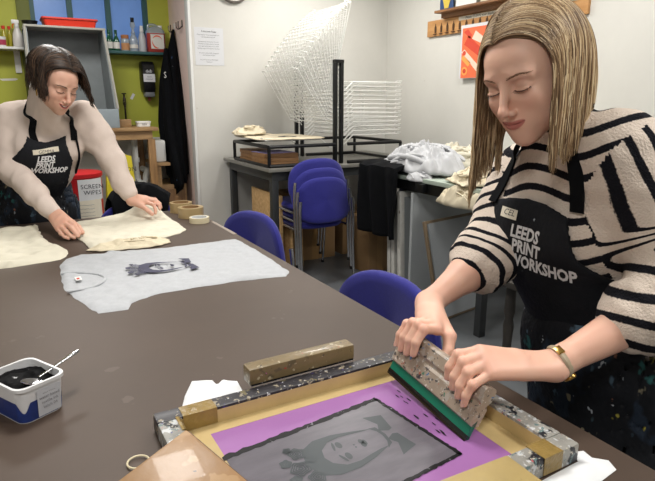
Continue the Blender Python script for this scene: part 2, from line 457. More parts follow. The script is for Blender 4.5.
def lump(name, m, c, rx, ry, hgt, seed, folds=9., n=46, label=None, cat='cloth', base=None, amp=.5, outline=.25):
    """crumpled heap of cloth: a closed dome with sharp wandering folds"""
    vs = []; fs = []; K = n
    cx, cy, cz = c
    rr = 18
    for i in range(rr+1):
        u = i/rr
        for j in range(K):
            a = 2*PI*j/K
            e = 1+outline*nz(math.cos(a)*1.6+seed, math.sin(a)*1.6, seed)+.08*nz(math.cos(a)*6, math.sin(a)*6, seed+4)
            x = u*rx*e*math.cos(a); y = u*ry*e*math.sin(a)
            prof = (1-u**2.4)**.6 if u < 1 else 0
            wx = x*folds + 1.2*nz(x*8, y*8, seed+9); wy = y*folds + 1.2*nz(x*8+5, y*8, seed+2)
            f1 = 1-min(1, abs(nz(wx*.8, wy*.8, seed))*3.2)**.8
            f2 = 1-min(1, abs(nz(wx*1.7+3, wy*1.7, seed+7))*3.0)**.8
            z = hgt*prof*(1-amp + amp*(.75*f1+.35*f2) + .25*nz(x*4, y*4, seed))
            sl = .012*prof
            vs.append((cx+x+sl*nz(wx*2, wy, 3), cy+y+sl*nz(wx, wy*2, 8), cz+max(z, .001 if u < 1 else 0)))
    for i in range(rr):
        for j in range(K):
            b_ = (j+1) % K
            fs.append((i*K+j, i*K+b_, (i+1)*K+b_, (i+1)*K+j))
    fs.append(tuple((rr*K+j) for j in range(K)))
    mb = MB().add(vs, fs)
    rs = random.Random(int(seed*10)); r0 = min(rx, ry)
    for q in range(int(7+40*r0)):      # rolled folds lying over the heap
        a0 = rs.uniform(0, 2*PI); sp_ = rs.uniform(.5, 1.4)*rs.choice((-1, 1)); u0 = rs.uniform(.25, .8); du = rs.uniform(-.35, .45); pts = []
        for k in range(9):
            t_ = k/8; a = a0+sp_*t_+.25*math.sin(t_*6+q); u = max(.05, min(1.0, u0+du*t_+.06*math.sin(t_*9+q*2)))
            pts.append((cx+u*rx*math.cos(a), cy+u*ry*math.sin(a), cz+hgt*((1-u**2.4)**.6 if u < 1 else 0)*(1-amp*.45)+.004))
        rr_ = rs.uniform(.05, .10)*r0
        mb.tube(smooth_path(pts, 3), [rr_*(.35+.65*math.sin(PI*(i_+.5)/25)**.6) for i_ in range(25)], 10, flat=rs.uniform(.5, .9))
    o = mb.build(name, m, smooth=True)
    sm = o.modifiers.new('s', 'SUBSURF'); sm.levels = 1; sm.render_levels = 1
    return tag(o, label, cat)
lump('crumpled_cloth', CREAM, (1.80, 4.50, 1.125), .16, .13, .085, 3.1, label='crumpled cream cloth on the back of the rack tray')
# ================================================================ things on the back wall and doorway
t = thing('wall_clock', 'round white wall clock with dark rim, cut off at the top of the picture', 'clock', (1.855, 4.95, 2.385))
MB().lathe([(.001, 0), (.155, 0), (.165, .01), (.165, .035), (.155, .042), (.148, .034), (.001, .034)], 40, T(rx=PI/2)).build('clock_rim', mat('clock_rim', (110, 102, 98), .35), t)
MB().lathe([(.001, .0345), (.146, .0345), (.146, .036), (.001, .036)], 40, T(rx=PI/2)).build('clock_face', mat('clock_face', (226, 224, 220), .4), t)
hm = MB()
for k in range(12): hm.box((-.004, -.0385, .115), (.004, -.0362, .138), T(ry=k*PI/6))
hm.build('hour_marks', INK, t)
MB().box((-.004, -.0405, -.02), (.004, -.0385, .09), T(ry=R(50))).build('hour_hand', INK, t)
MB().box((-.003, -.043, -.02), (.003, -.041, .12), T(ry=R(130))).build('minute_hand', INK, t)

PAPER = mat('white_paper', (208, 209, 212), .7)
PAPERC = mat('cream_paper', (216, 208, 190), .7)
GTXT = mat('grey_print', (120, 120, 126), .7)
t = thing('notice', 'white paper notice with small print taped to the back wall', 'notice', (1.625, 4.95, 1.855))
MB().box((-.128, -.003, -.155), (.128, -.0008, .155)).build('paper_sheet', PAPER, t)
MW = Matrix(((1, 0, 0, 0), (0, 0, -1, 0), (0, 1, 0, 0), (0, 0, 0, 1)))       # XY lettering -> upright, facing -y
write('Printroom Rules', .02, T(1.625, 4.9462, 1.978) @ MW, 'heading', INK, t)
ln = ['Please wash all of the screens after use', 'and wipe down benches.', '', 'Squeegees are put back on the rack', 'when they are clean and dry. Ink pots', 'are closed and go back on the shelf.', 'Aprons hang on the hooks by the door', '', 'Wet prints stay on the drying rack', 'until the next session.', '', 'Last one out turns off the lights', 'Thank you']
for i, l in enumerate(ln):
    if l: write(l, .0125, T(1.618, 4.9462, 1.95-i*.0185) @ MW, 'text_line', GTXT, t)

# hooks on the doorway wall (facing -x)
HK = mat('dark_hook_metal', (60, 52, 50), .35, metal=.7)
for i, y in enumerate((5.42, 5.16)):
    t = thing('coat_hook', ['double wire hook on the pink doorway wall holding the black aprons', 'empty double wire hook on the pink doorway wall'][i], 'hook', (1.46, y, 2.055))
    MB().box((-.005, -.012, -.03), (-.0005, .012, .03), bev=.003).build('hook_plate', WHITE if i == 0 else HK, t)
    m = MB()
    for s_ in (-1, 1): m.tube(smooth_path([(-.004, 0, -.02), (-.03, s_*.012, -.045), (-.045, s_*.03, -.03), (-.045, s_*.036, .012)], 5), .0045, 6)
    m.build('hook_wire', HK, t)
# aprons hanging there: gathered folds that widen downwards
APR = mat('black_apron_cloth', (11, 12, 15), .95, spec=.1, var=.3, vscale=18, spots=[((150, 160, 165), 38, .735), ((60, 80, 110), 26, .72)])
def hanging(name, top, rings_, label, seed, cat='apron', m=APR):
    """rings_: (z, half width along y, depth in -x, centre y)"""
    mb = MB(); rr = []
    n = 48
    zs = [q[0] for q in rings_]
    for k in range(26):
        z = zs[0]+(zs[-1]-zs[0])*k/25
        i = max(j for j in range(len(zs)) if zs[j] >= z-1e-9); i = min(i, len(zs)-2)
        f = (zs[i]-z)/(zs[i]-zs[i+1]); a, b = rings_[i], rings_[i+1]
        hw, dp, cy = [a[q]+(b[q]-a[q])*f for q in (1, 2, 3)]
        ring = []
        for j in range(n):
            an = 2*PI*j/n
            fold = 1+.22*math.sin(an*5+seed+z*1.5)*min(1, (zs[0]-z)*2.5)+.12*math.sin(an*11+seed*2+z*3)*min(1, (zs[0]-z)*2)
            hem = (.05*math.sin(an*2+seed) if k == 25 else 0)
            ring.append((top[0]-.004-dp*.5+dp*.5*math.cos(an)*fold, cy+hw*math.sin(an)*(1+.06*math.sin(z*6+seed)), z+hem))
        ring = [(min(p[0], 1.4585), p[1], p[2]) for p in ring]
        rr.append(ring)
    mb.rings(rr); o = mb.build(name, m, smooth=True)
    return tag(o, label, cat)
a1 = hanging('hanging_apron', (1.455, 5.40, 2.02), [(2.03, .012, .02, 5.40), (1.85, .05, .08, 5.36), (1.5, .13, .16, 5.33), (1.1, .19, .18, 5.30), (.72, .2, .16, 5.28)], 'paint-flecked black aprons bunched on the hook by the doorway', 1.3)
a2 = hanging('hanging_apron', (1.37, 5.33, 1.85), [(1.86, .02, .03, 5.35), (1.6, .09, .09, 5.30), (1.2, .15, .13, 5.26), (.86, .19, .12, 5.22), (.62, .10, .08, 5.14)], 'outer black apron of the bunch by the doorway, with the white lettering mark', 4.1)
st = MB()
for y in (5.2, 5.28, 5.37): st.tube(smooth_path([(1.40, y, .9), (1.39, y+.01, .6), (1.40, y-.01, .42)], 4), .008, 6, flat=.4)
st.build('apron_string', COAT, a1)
# printed fleck of lettering on the apron
write('S', .075, T(1.292, 5.20, 1.62) @ Matrix.Rotation(R(-60), 4, 'Z') @ MW, 'print_mark', WHITE, a2)

# ================================================================ green wash-up corner
t = thing('washout_booth', 'grey open washout booth standing on the wooden wash bench', 'booth', (.52, 5.3, 1.18))
bt = MB()
bt.box((.215, 5.385, 1.182), (.83, 5.41, 1.955))                     # back
bt.add([(.215, 5.41, 1.182), (.225, 5.41, 1.955), (.225, 5.12, 1.955), (.205, 5.02, 1.182), (.23, 5.41, 1.182), (.24, 5.41, 1.955), (.24, 5.12, 1.955), (.22, 5.02, 1.182)],
       [(0, 1, 2, 3), (4, 7, 6, 5), (0, 4, 5, 1), (1, 5, 6, 2), (2, 6, 7, 3), (3, 7, 4, 0)])
bt.add([(.825, 5.41, 1.182), (.80, 5.41, 1.955), (.80, 5.12, 1.955), (.84, 5.02, 1.182), (.81, 5.41, 1.182), (.785, 5.41, 1.955), (.785, 5.12, 1.955), (.825, 5.02, 1.182)],
       [(0, 3, 2, 1), (4, 5, 6, 7), (0, 1, 5, 4), (1, 2, 6, 5), (2, 3, 7, 6), (3, 0, 4, 7)])
bt.box((.22, 5.03, 1.182), (.83, 5.38, 1.20))
bt.build('tank', GREYB, t, world=True)
MB().box((.205, 5.0, 1.182), (.84, 5.03, 1.335), bev=.004).build('front_lip', mat('booth_lip_grey', (128, 138, 144), .5, var=.08), t, world=True)
MB().box((.215, 5.10, 1.955), (.81, 5.41, 1.972), bev=.004).build('top_rim', mat('booth_rim', (150, 148, 140), .5), t, world=True)
MB().tube([(.795, 5.11, 1.955), (.838, 5.015, 1.335)], .011, 6).build('edge_rail', MATS['booth_rim'], t, world=True)
MB().tube([(.222, 5.11, 1.955), (.206, 5.015, 1.335)], .011, 6).build('edge_rail', MATS['booth_rim'], t, world=True)
RED = mat('red_plastic', (205, 52, 34), .35)
def tray_open(w, d, h, M, m, name, parent=None):
    mb = MB(); ri = []
    def rr_(sx, sy, z, r=.02, n=5):
        p = []
        for cx, cy, a0 in ((sx-r, sy-r, 0), (-sx+r, sy-r, PI/2), (-sx+r, -sy+r, PI), (sx-r, -sy+r, 1.5*PI)):
            for k in range(n): a = a0+PI/2*k/(n-1); p.append((cx+r*math.cos(a), cy+r*math.sin(a), z))
        return p
    mb.rings([rr_(w*.46, d*.44, 0), rr_(w*.485, d*.48, h), rr_(w*.515, d*.52, h), rr_(w*.515, d*.52, h-.01), rr_(w*.5, d*.5, h-.012), rr_(w*.5, d*.5, h-.004), rr_(w*.475, d*.465, h-.004), rr_(w*.45, d*.43, .006)][0:1]+[rr_(w*.49, d*.48, h-.012), rr_(w*.515, d*.52, h-.012), rr_(w*.515, d*.52, h), rr_(w*.475, d*.465, h), rr_(w*.45, d*.43, .006)], M=M)
    return mb.build(name, m, parent)
t = tray_open(.40, .26, .065, T(.555, 5.25, 1.973), RED, 'plastic_tray'); tag(t, 'shallow red plastic tray on top of the grey washout booth', 'tray')
t = MB().lathe([(.001, 0), (.045, 0), (.06, .05), (.056, .05), (.042, .008), (.001, .008)], 20, T(.275, 5.34, 1.973)).build('bowl', BLACKM); tag(t, 'small black bowl beside the red tray on the booth', 'bowl')

t = thing('wash_bench', 'old wooden wash bench carrying the grey booth', 'bench', (.5, 5.25, 0))
MB().box((-.45, 4.98, 1.15), (1.15, 5.56, 1.18), bev=.004).build('benchtop', BENCHW, t, world=True)
MB().box((-.4, 5.0, 1.08), (1.1, 5.03, 1.15)).box((-.4, 5.5, 1.08), (1.1, 5.53, 1.15)).build('rail', BENCHW, t, world=True)
for x in (-.4, 1.06):
    for y in (5.0, 5.49): MB().box((x, y, 0), (x+.06, y+.05, 1.08), bev=.003).build('leg', wood('bench_leg_wood', (120, 88, 52), (148, 112, 70), 4, axis='Z'), t, world=True)
MB().box((1.122, 5.06, .84), (1.25, 5.48, .865)).build('side_shelf', BENCHW, t, world=True)
MB().box((1.13, 5.07, .0), (1.17, 5.11, .84)).build('side_post', BENCHW, t, world=True)
o = MB().box((.98, 5.14, 1.181), (1.12, 5.24, 1.245), bev=.004).build('wooden_box', BENCHW); o.location.x = -.16; o.scale = (1, 1, 1); tag(o, 'plain wooden box on the wash bench below the tap', 'box')
t = thing('soap_dish', 'small white dish with lettering at the end of the wash bench', 'dish', (1.07, 5.2, 1.18))
tray_open(.12, .09, .045, T(0, 0, .001), WHITE, 'dish_body', t)
write('oils', .03, T(1.07, 5.1515, 1.204) @ MW, 'lettering', GTXT, t)
t = thing('tap', 'thin old wall tap on a riser pipe above the wash bench', 'tap', (.99, 5.55, 1.18))
MB().tube([(0, 0, .001), (0, 0, .28)], .008, 8).build('riser', HK, t)
MB().tube(smooth_path([(0, 0, .20), (-.01, -.03, .21), (-.012, -.07, .20), (-.012, -.08, .16)], 5), .009, 8).lathe([(.014, .18), (.016, .2), (.014, .24), (.007, .26)], 10).build('spout', HK, t)
MB().tube([(-.02, 0, .285), (.02, 0, .285)], .006, 6).build('handle', HK, t)
t = thing('soap_dispenser', 'black soap dispenser with a pale label on the green wall', 'soap dispenser', (1.215, 5.6, 1.6))
bd = []
for (z, d, w_) in ((.155, .05, .045), (.15, .085, .055), (.12, .11, .062), (0, .118, .064), (-.09, .115, .062), (-.12, .10, .055)):
    bd.append([(-w_, -.001, z), (-w_, -d*.8, z), (-w_*.8, -d, z), (w_*.8, -d, z), (w_, -d*.8, z), (w_, -.001, z)])
MB().rings(bd).build('housing', mat('black_gloss_plastic', (18, 18, 20), .25), t)
MB().box((-.052, -.121, -.03), (.052, -.1185, .04)).build('label', PAPER, t)
MB().box((-.045, -.105, -.165), (.045, -.02, -.121), bev=.01).build('push_bar', mat('grey_plastic', (110, 112, 115), .4), t)
MB().lathe([(.012, -.20), (.014, -.166)], 10, T(0, -.06, 0)).build('nozzle', mat('brown_nozzle', (120, 50, 36), .5), t)
write('deb', .04, T(1.215, 5.478, 1.665) @ MW, 'logo', PAPER, t)
write('hand\ncleanser', .02, T(1.215, 5.4775, 1.605) @ MW, 'label_text', GTXT, t)
o = MB().box((-.012, -.003, -.028), (.012, -.0008, .028)).build('sticker', PAPER); o.location = (1.075, 5.6, 1.44); o.rotation_euler = (0, R(30), 0); tag(o, 'tiny white sticker on the green wall beside the tap', 'sticker')

# window sill bottles
GG = mat('green_glass', (20, 92, 62), .12, trans=.35, coat=.4)
CG = mat('clear_plastic', (196, 206, 210), .12, trans=.55)
LAB = mat('white_label', (208, 206, 200), .6)
SZ = 1.8305
def bottle(name, label, x, prof, m, cap=None, capm=None, lab=None, y=5.5, z=SZ, labm=LAB, cat='bottle', group=None):
    t = thing(name, label, cat, (x, y, z), 0, group)
    MB().lathe(prof, 20).build('bottle_body', m, t)
    if cap: MB().lathe(cap, 14).build('cap', capm, t)
    if lab: MB().lathe(lab, 20).build('label', labm, t)
    return t
for i, x in enumerate((.895, .955)):
    bottle('glass_bottle', ['green glass bottle with a foil neck, left one of the pair on the sill', 'green glass bottle with a foil neck, right one of the pair on the sill'][i], x,
           [(.001, 0), (.026, 0), (.028, .006), (.028, .085), (.022, .105), (.011, .13), (.010, .165)], GG, [(.0125, .14), (.0125, .178), (.001, .178)], GG, [(.0285, .02), (.0285, .075)])
bottle('jar', 'square jar with a brown paper label and cork lid on the window sill', 1.03, [(.001, 0), (.034, 0), (.036, .006), (.036, .10), (.03, .112)], CG, [(.032, .108), (.034, .112), (.034, .14), (.001, .14)], mat('cork', (168, 110, 70), .8), [(.0365, .012), (.0365, .07)], labm=mat('tan_label', (178, 128, 86), .7), cat='jar')
bottle('decanter', 'clear bottle with a tall white neck and black stopper on the sill', 1.105, [(.001, 0), (.036, 0), (.038, .006), (.038, .10), (.03, .12), (.016, .15), (.02, .16), (.012, .175), (.012, .20), (.022, .215), (.02, .25)], CG, [(.014, .25), (.016, .255), (.016, .29), (.001, .29)], BLACKM, [(.0385, .03), (.0385, .06)])
bottle('plastic_bottle', 'slim frosted white squeeze bottle beside the red liquid jug', 1.18, [(.001, 0), (.032, 0), (.034, .006), (.032, .12), (.02, .16), (.014, .175)], mat('frosted_plastic', (190, 192, 196), .4, trans=.2), [(.016, .175), (.018, .18), (.014, .225), (.001, .226)], WHITE)
t = thing('plastic_jug', 'big clear plastic jug of red liquid with an orange swirl label', 'jug', (1.30, 5.5, SZ))
J = MB(); jr = []
for (z, w_, d) in ((0, .075, .045), (.01, .082, .052), (.165, .082, .052), (.19, .078, .05), (.215, .05, .036), (.225, .03, .03)):
    jr.append([(w_*math.copysign(abs(math.cos(a))**.45, math.cos(a)), d*math.copysign(abs(math.sin(a))**.45, math.sin(a)), z) for a in np.linspace(0, 2*PI, 33)[:-1]])
J.rings(jr[:3]).build('liquid_body', mat('red_liquid', (176, 66, 58), .2, trans=.25, coat=.3), t)
MB().rings(jr[2:]).tube(smooth_path([(-.06, 0, .2), (-.055, 0, .235), (0, 0, .24), (.03, 0, .215)], 4), .011, 8).build('shoulder', CG, t)
MB().lathe([(.02, .2), (.02, .235), (.001, .236)], 12, T(.045, 0, 0)).build('cap', WHITE, t)
MB().box((-.055, -.0545, .03), (.062, -.0525, .155)).build('label', LAB, t)
sw = MB()
for a0, a1_, rx_, rz_ in ((R(20), R(150), .045, .05), (R(170), R(285), .045, .055)):
    A = np.linspace(a0, a1_, 12); k = len(A); v_ = []
    for i_, a in enumerate(A):
        th = .012*math.sin(PI*(i_+.3)/(k))
        v_ += [(rx_*math.cos(a)*(1+th*10)+.003, -.0550, .092+rz_*math.sin(a)*(1+th*10)), (rx_*math.cos(a)*(1-th*10)+.003, -.0550, .092+rz_*math.sin(a)*(1-th*10))]
    sw.add(v_, [(2*q, 2*q+1, 2*q+3, 2*q+2) for q in range(k-1)])
sw.build('swirl_logo', mat('orange_ink', (216, 84, 48), .6), t, smooth=False)

# left shelf
t = thing('wall_shelf', 'small white shelf on a bracket at the left of the green wall', 'shelf', (0, 5.5, 1.82))
MB().box((-.5, 5.40, 1.806), (.215, 5.6, 1.825), bev=.003).build('shelf_board', WHITE, t, world=True)
MB().box((.14, 5.585, 1.63), (.185, 5.599, 1.806)).box((.155, 5.45, 1.796), (.17, 5.59, 1.806)).build('bracket', WHITE, t, world=True)
LZ = 1.8255
bottle('oil_bottle', 'clear bottle of yellow oil with a red cap, leftmost on the white shelf', .085, [(.001, 0), (.02, 0), (.022, .005), (.022, .09), (.012, .125), (.010, .145)], mat('yellow_oil', (190, 178, 60), .2, trans=.3), [(.0125, .142), (.0135, .148), (.0135, .168), (.001, .17)], RED, y=5.52, z=LZ)
bottle('oil_bottle', 'clear bottle of yellow oil with a red cap, next to the spray bottle', .128, [(.001, 0), (.016, 0), (.018, .005), (.018, .09), (.011, .125), (.009, .145)], mat('yellow_oil', (190, 178, 60)), [(.0115, .142), (.0125, .148), (.0125, .168), (.001, .17)], RED, y=5.54, z=LZ)
t = thing('plastic_tub', 'small white tub with a red and purple label on the white shelf', 'tub', (.058, 5.45, LZ))
MB().lathe([(.001, 0), (.033, 0), (.037, .075), (.034, .075), (.03, .006), (.001, .006)], 20).build('tub_body', WHITE, t)
MB().lathe([(.0352, .012), (.0372, .052)], 20).build('label', mat('red_purple_label', (168, 50, 80), .5), t)
t = thing('spray_bottle', 'white spray bottle on the shelf at the left of the green wall', 'spray bottle', (.182, 5.47, LZ))
MB().lathe([(.001, 0), (.036, 0), (.04, .008), (.04, .06), (.034, .11), (.02, .145), (.014, .16)], 20, sy=.7).build('bottle_body', mat('milky_plastic', (208, 204, 200), .4), t)
MB().lathe([(.016, .155), (.017, .18), (.012, .185)], 12).box((-.035, -.012, .185), (.02, .012, .215), bev=.006).build('spray_head', WHITE, t)
MB().tube(smooth_path([(-.01, 0, .19), (-.03, 0, .17), (-.028, 0, .15)], 4), .004, 6).build('trigger', RED, t)
# pale smear on the green wall
o = sheet([(-.02, 0), (.10, .006), (.12, .0), (.1, -.012), (.0, -.016)], .02, lambda x, y, d: .0012, th=.0006).build('paint_drip', LAB)
o.rotation_euler = (R(90), 0, 0); o.location = (.03, 5.6, 1.58); tag(o, 'pale streak of dried paint on the green wall under the shelf', 'paint mark')

# under the wash bench
t = thing('waste_bin', 'red waste bin with two paper signs behind the far table end', 'bin', (.40, 4.35, 0))
MB().lathe([(.001, 0), (.15, 0), (.155, .01), (.170, .875), (.178, .88), (.178, .905), (.163, .91), (.001, .915)], 36).build('bin_body', mat('red_bin_plastic', (178, 20, 26), .4), t)
def curved_sheet(x0, x1, z0, z1, r, name, m, jag=0):
    mb = MB(); vs = []; n = 12
    for i in range(n+1):
        x = x0+(x1-x0)*i/n
        for z in (z0, z1): vs.append((x, -math.sqrt(r*r-x*x), z+jag*nz(x*60, z, 2)))
    mb.add(vs, [(2*i, 2*i+2, 2*i+3, 2*i+1) for i in range(n)]); return mb.build(name, m, t)
curved_sheet(-.01, .155, .72, .872, .1755, 'sign', PAPER)
curved_sheet(-.075, .14, .54, .725, .1775, 'hand_written_sign', PAPERC, .004)
MS = T(.52, 4.35-.1975, 0)
write('SCREEN\nWIPES', .042, T(.48, 4.35-.1765, .80) @ MW, 'sign_text', INK, t)
for k in range(6): 
    m = MB(); pts = [(-.09+i*.0072, -.1800+.0, .695-k*.026+.006*nz(i*1.7, k*5, 1)) for i in range(25)]
    m.tube(pts, .0012, 4); m.build('pen_line', GTXT, t)
YEL = mat('yellow_sign_plastic', (196, 180, 30), .45)
t = thing('floor_sign', 'yellow folding caution floor sign under the wash bench', 'sign', (.78, 4.85, 0))
for s_ in (-1, 1):
    MB().prism([(-.15, 0), (.15, 0), (.10, .96), (.04, .98), (-.04, .98), (-.10, .96)], -.006, .006, T(0, s_*.12*.8-.0, .002, rx=R(90+s_*5.5)) ).build('sign_panel', YEL, t)
MB().box((-.05, -.02, .955), (.05, .02, .985), bev=.005).build('hinge', YEL, t)
write('CAUTION', .052, T(.78, 4.752, .86, rx=R(-5.5)) @ MW, 'warning_text', INK, t)
write('CLEAN\nFLOOR', .055, T(.81, 4.743, .73, rx=R(-5.5)) @ MW, 'warning_text', INK, t)
t = thing('waste_pipe', 'white plastic waste trap pipe under the wash bench', 'pipe', (1.03, 5.3, .6))
MB().tube(smooth_path([(1.0, 5.3, 1.075), (1.0, 5.3, .76), (1.02, 5.28, .68), (1.06, 5.26, .68), (1.07, 5.26, .74), (1.09, 5.28, .78), (1.09, 5.4, .78), (1.09, 5.57, .78)], 6), .026, 12).lathe([(.034, .70), (.034, .74)], 14, T(1.0, 5.3, 0)).lathe([(.034, .86), (.034, .9)], 14, T(1.0, 5.3, 0)).build('pipe_run', PIPE, t, world=True)
MB().box((.99, 5.29, 0), (1.01, 5.31, .74)).build('pipe_stand', PIPE, t, world=True)
o = tray_open(.36, .26, .16, T(.66, 5.32, .001), WHITE, 'storage_tray'); o.location = (0, -.0, 0); tag(o, 'white plastic tub on the floor beneath the wash bench', 'tub')
t = thing('cupboard', 'worn wooden cupboard beside the hanging aprons', 'cupboard', (1.24, 5.34, 0))
MB().box((1.18, 5.12, 0), (1.40, 5.55, .66), bev=.004).build('cupboard_body', BENCHW, t, world=True)
MB().box((1.20, 5.105, .05), (1.38, 5.119, .62), bev=.003).build('door', wood('cupboard_door_wood', (104, 74, 44), (126, 92, 58), 4, axis='Z'), t, world=True)
o = MB().box((1.135, 5.14, .8655), (1.24, 5.4, 1.06), bev=.02).build('water_heater', WHITE); tag(o, 'white box standing on the side shelf behind the aprons', 'box')

# ================================================================ right wall
t = thing('squeegee_rack', 'long pine wall rack with a row of brass keyhole slots', 'rack', (3.5, 3.5, 2.0))
PINE = wood('pine', (176, 126, 74), (196, 148, 94), 3, axis='Y')
MB().box((3.475, 2.62, 1.965), (3.499, 4.285, 2.10), bev=.002).build('rack_board', PINE, t, world=True)
MB().box((3.36, 2.66, 2.135), (3.499, 4.06, 2.155), bev=.003).build('rack_shelf', wood('dark_pine', (120, 80, 46), (144, 100, 62), 3, axis='Y'), t, world=True)
MB().box((3.44, 2.66, 2.10), (3.499, 4.06, 2.135)).build('shelf_lip', MATS['dark_pine'], t, world=True)
SL = mat('dark_brass', (84, 58, 36), .4, metal=.5)
MR = Matrix(((0, 0, -1, 0), (-1, 0, 0, 0), (0, 1, 0, 0), (0, 0, 0, 1)))      # lettering facing -x
for k in range(19):
    y = 4.17-k*.079
    m = MB()
    m.add(*(lambda q: (q, [tuple(range(len(q)))]))([(3.4735, y+a, z) for a, z in ((-.012, 1.99), (.012, 1.99), (.015, 2.02), (.014, 2.04), (.006, 2.052), (.003, 2.07), (-.003, 2.07), (-.006, 2.052), (-.014, 2.04), (-.015, 2.02))]))
    m.box((3.462, y-.02, 1.978), (3.475, y+.02, 1.984))
    m.build('keyhole_slot', SL, t, world=True)
MB().box((3.4725, 2.7, 2.062), (3.4748, 3.87, 2.092)).build('text_strip', PAPERC, t, world=True)
write('Please CLEAN your display of the rack', .03, T(3.4715, 3.55, 2.077) @ MR, 'strip_text', INK, t)
o = thing('greeting_card', 'small dark blue card with a yellow hand motif on the wall shelf', 'card', (3.42, 3.97, 2.156))
MB().box((-.002, -.085, 0), (.002, .085, .24)).build('card_sheet', mat('navy_card', (36, 66, 112), .5), o)
hd = MB(); hd.prism([(-.025, 0), (.025, 0), (.045, .06), (.06, .10), (.048, .108), (.03, .07), (.03, .14), (.015, .14), (.012, .085), (.008, .16), (-.008, .16), (-.012, .085), (-.016, .15), (-.03, .145), (-.028, .075), (-.05, .10), (-.06, .092), (-.04, .05)], 0, .001, T(-.0035, 0, .015) @ MR)
hd.build('hand_motif', mat('mustard_ink', (200, 176, 70), .6), o)
for i, (y, w_, c, lab) in enumerate([(3.735, .24, (222, 222, 220), 'white card with a tiny mark leaning on the wall shelf'), (3.46, .22, (206, 196, 176), 'pale card with a yellow and green picture on the wall shelf')]):
    o = thing('greeting_card', lab, 'card', (3.42, y, 2.156))
    MB().box((-.002, -w_/2, 0), (.002, w_/2, .23)).build('card_sheet', mat('card_%d' % i, c, .5), o)
    if i: MB().add([(-.003, -.09, .02), (-.003, .09, .02), (-.003, .09, .12), (-.003, .0, .2), (-.003, -.09, .1)], [(0, 1, 2, 3, 4)]).build('picture', mat('lime_ink', (196, 204, 90), .6), o, smooth=False)
    else: write('SIN', .03, T(3.417, y+.03, 2.262) @ MR, 'mark', INK, o)
t = thing('poster', 'orange and white patterned poster taped over the slotted pine rack', 'poster', (3.46, 3.68, 1.8))
MB().box((3.4585, 3.47, 1.585), (3.4605, 3.815, 2.015)).build('poster_sheet', PAPER, t, world=True)
MB().box((3.4570, 3.48, 1.588), (3.4583, 3.795, 1.99)).build('orange_field', mat('orange_print', (226, 108, 66), .6), t, world=True)
pm = MB(); pw = MB(); py = MB()
def flat(mb, pts, d=0): mb.add([(3.4562-d, y-.02, z) for y, z in pts], [tuple(range(len(pts)))])
flat(pm, [(3.79, 1.86), (3.74, 1.93), (3.56, 1.80), (3.6, 1.75)]); flat(pm, [(3.80, 1.96), (3.75, 1.98), (3.70, 1.93), (3.72, 1.90)])
flat(pw, [(3.815, 1.80), (3.78, 1.82), (3.58, 1.66), (3.62, 1.63)]); flat(pw, [(3.70, 1.90), (3.66, 1.96), (3.56, 1.90), (3.60, 1.86)])
flat(py, [(3.815, 1.745), (3.79, 1.775), (3.70, 1.71), (3.73, 1.68)]); flat(py, [(3.77+.035*math.cos(a), 1.645+.035*math.sin(a)) for a in np.linspace(0, 2*PI, 13)[:-1]], .0005)
flat(pm, [(3.77+.02*math.cos(a), 1.645+.02*math.sin(a)) for a in np.linspace(0, 2*PI, 13)[:-1]], .001); flat(pm, [(3.78+.02*math.cos(a), 1.79+.02*math.sin(a)) for a in np.linspace(0, 2*PI, 13)[:-1]], .001)
pm.build('red_shapes', mat('red_orange_ink', (206, 66, 42), .6), t, world=True, smooth=False); pw.build('pale_shapes', mat('peach_ink', (238, 206, 186), .6), t, world=True, smooth=False); py.build('amber_shapes', mat('amber_ink', (240, 160, 80), .6), t, world=True, smooth=False)

# ================================================================ right bench with laundry
t = thing('bench', 'dark framed bench along the right wall heaped with t-shirts', 'bench', (2.9, 2.9, 0))
MB().box((2.36, 2.26, .872), (3.44, 3.55, .9), bev=.004).build('benchtop', mat('pale_green_laminate', (172, 184, 172), .45, var=.05), t, world=True)
MB().box((2.372, 2.3, .80), (2.41, 3.5, .872)).box((3.38, 2.3, .80), (3.42, 3.5, .872)).box((2.41, 2.3, .8), (3.38, 2.34, .872)).box((2.41, 3.46, .8), (3.38, 3.5, .872)).build('rail', BLACKM, t, world=True)
for x, y in ((2.36, 2.30), (3.37, 2.30), (3.37, 3.45), (2.62, 3.45)): MB().box((x, y, 0), (x+.05, y+.05, .80), bev=.003).build('leg', DARKM, t, world=True)
o = MB().box((2.33, 2.86, .81), (2.372, 2.94, .87), bev=.006).build('clamp', BLACKM, t, world=True)
# black cloth folded over the end
mb = MB(); vs = []; nu, nv = 30, 26
for i in range(nu+1):
    u = i/nu
    for j in range(nv+1):
        v = j/nv; s_ = v*.62                       # along the drop
        y = 3.10+.44*u+.012*nz(u*4, v*3, 1)+.01*math.sin(v*4)*u
        z = .925+.012*nz(u*5, v*5, 2)
        if s_ < .14: x = 2.475-s_; z += .012
        else: x = 2.335-.018*math.sin(u*13+v*2)*(.4+v)-.02; z = .93-(s_-.14) + .02*nz(u*3, 0, 5)
        vs.append((x, y, z))
fs = [(i*(nv+1)+j, i*(nv+1)+j+1, (i+1)*(nv+1)+j+1, (i+1)*(nv+1)+j) for i in range(nu) for j in range(nv)]
o = MB().add(vs, fs).build('black_cloth', COAT); m_ = o.modifiers.new('s', 'SOLIDIFY'); m_.thickness = .035; m_.offset = 1
tag(o, 'thick black cloth hanging over the far corner of the right hand bench', 'cloth')

struct('trim_3', MB().box((.3, 5.575, 0), (1.455, 5.6, 1.06)), WALL)
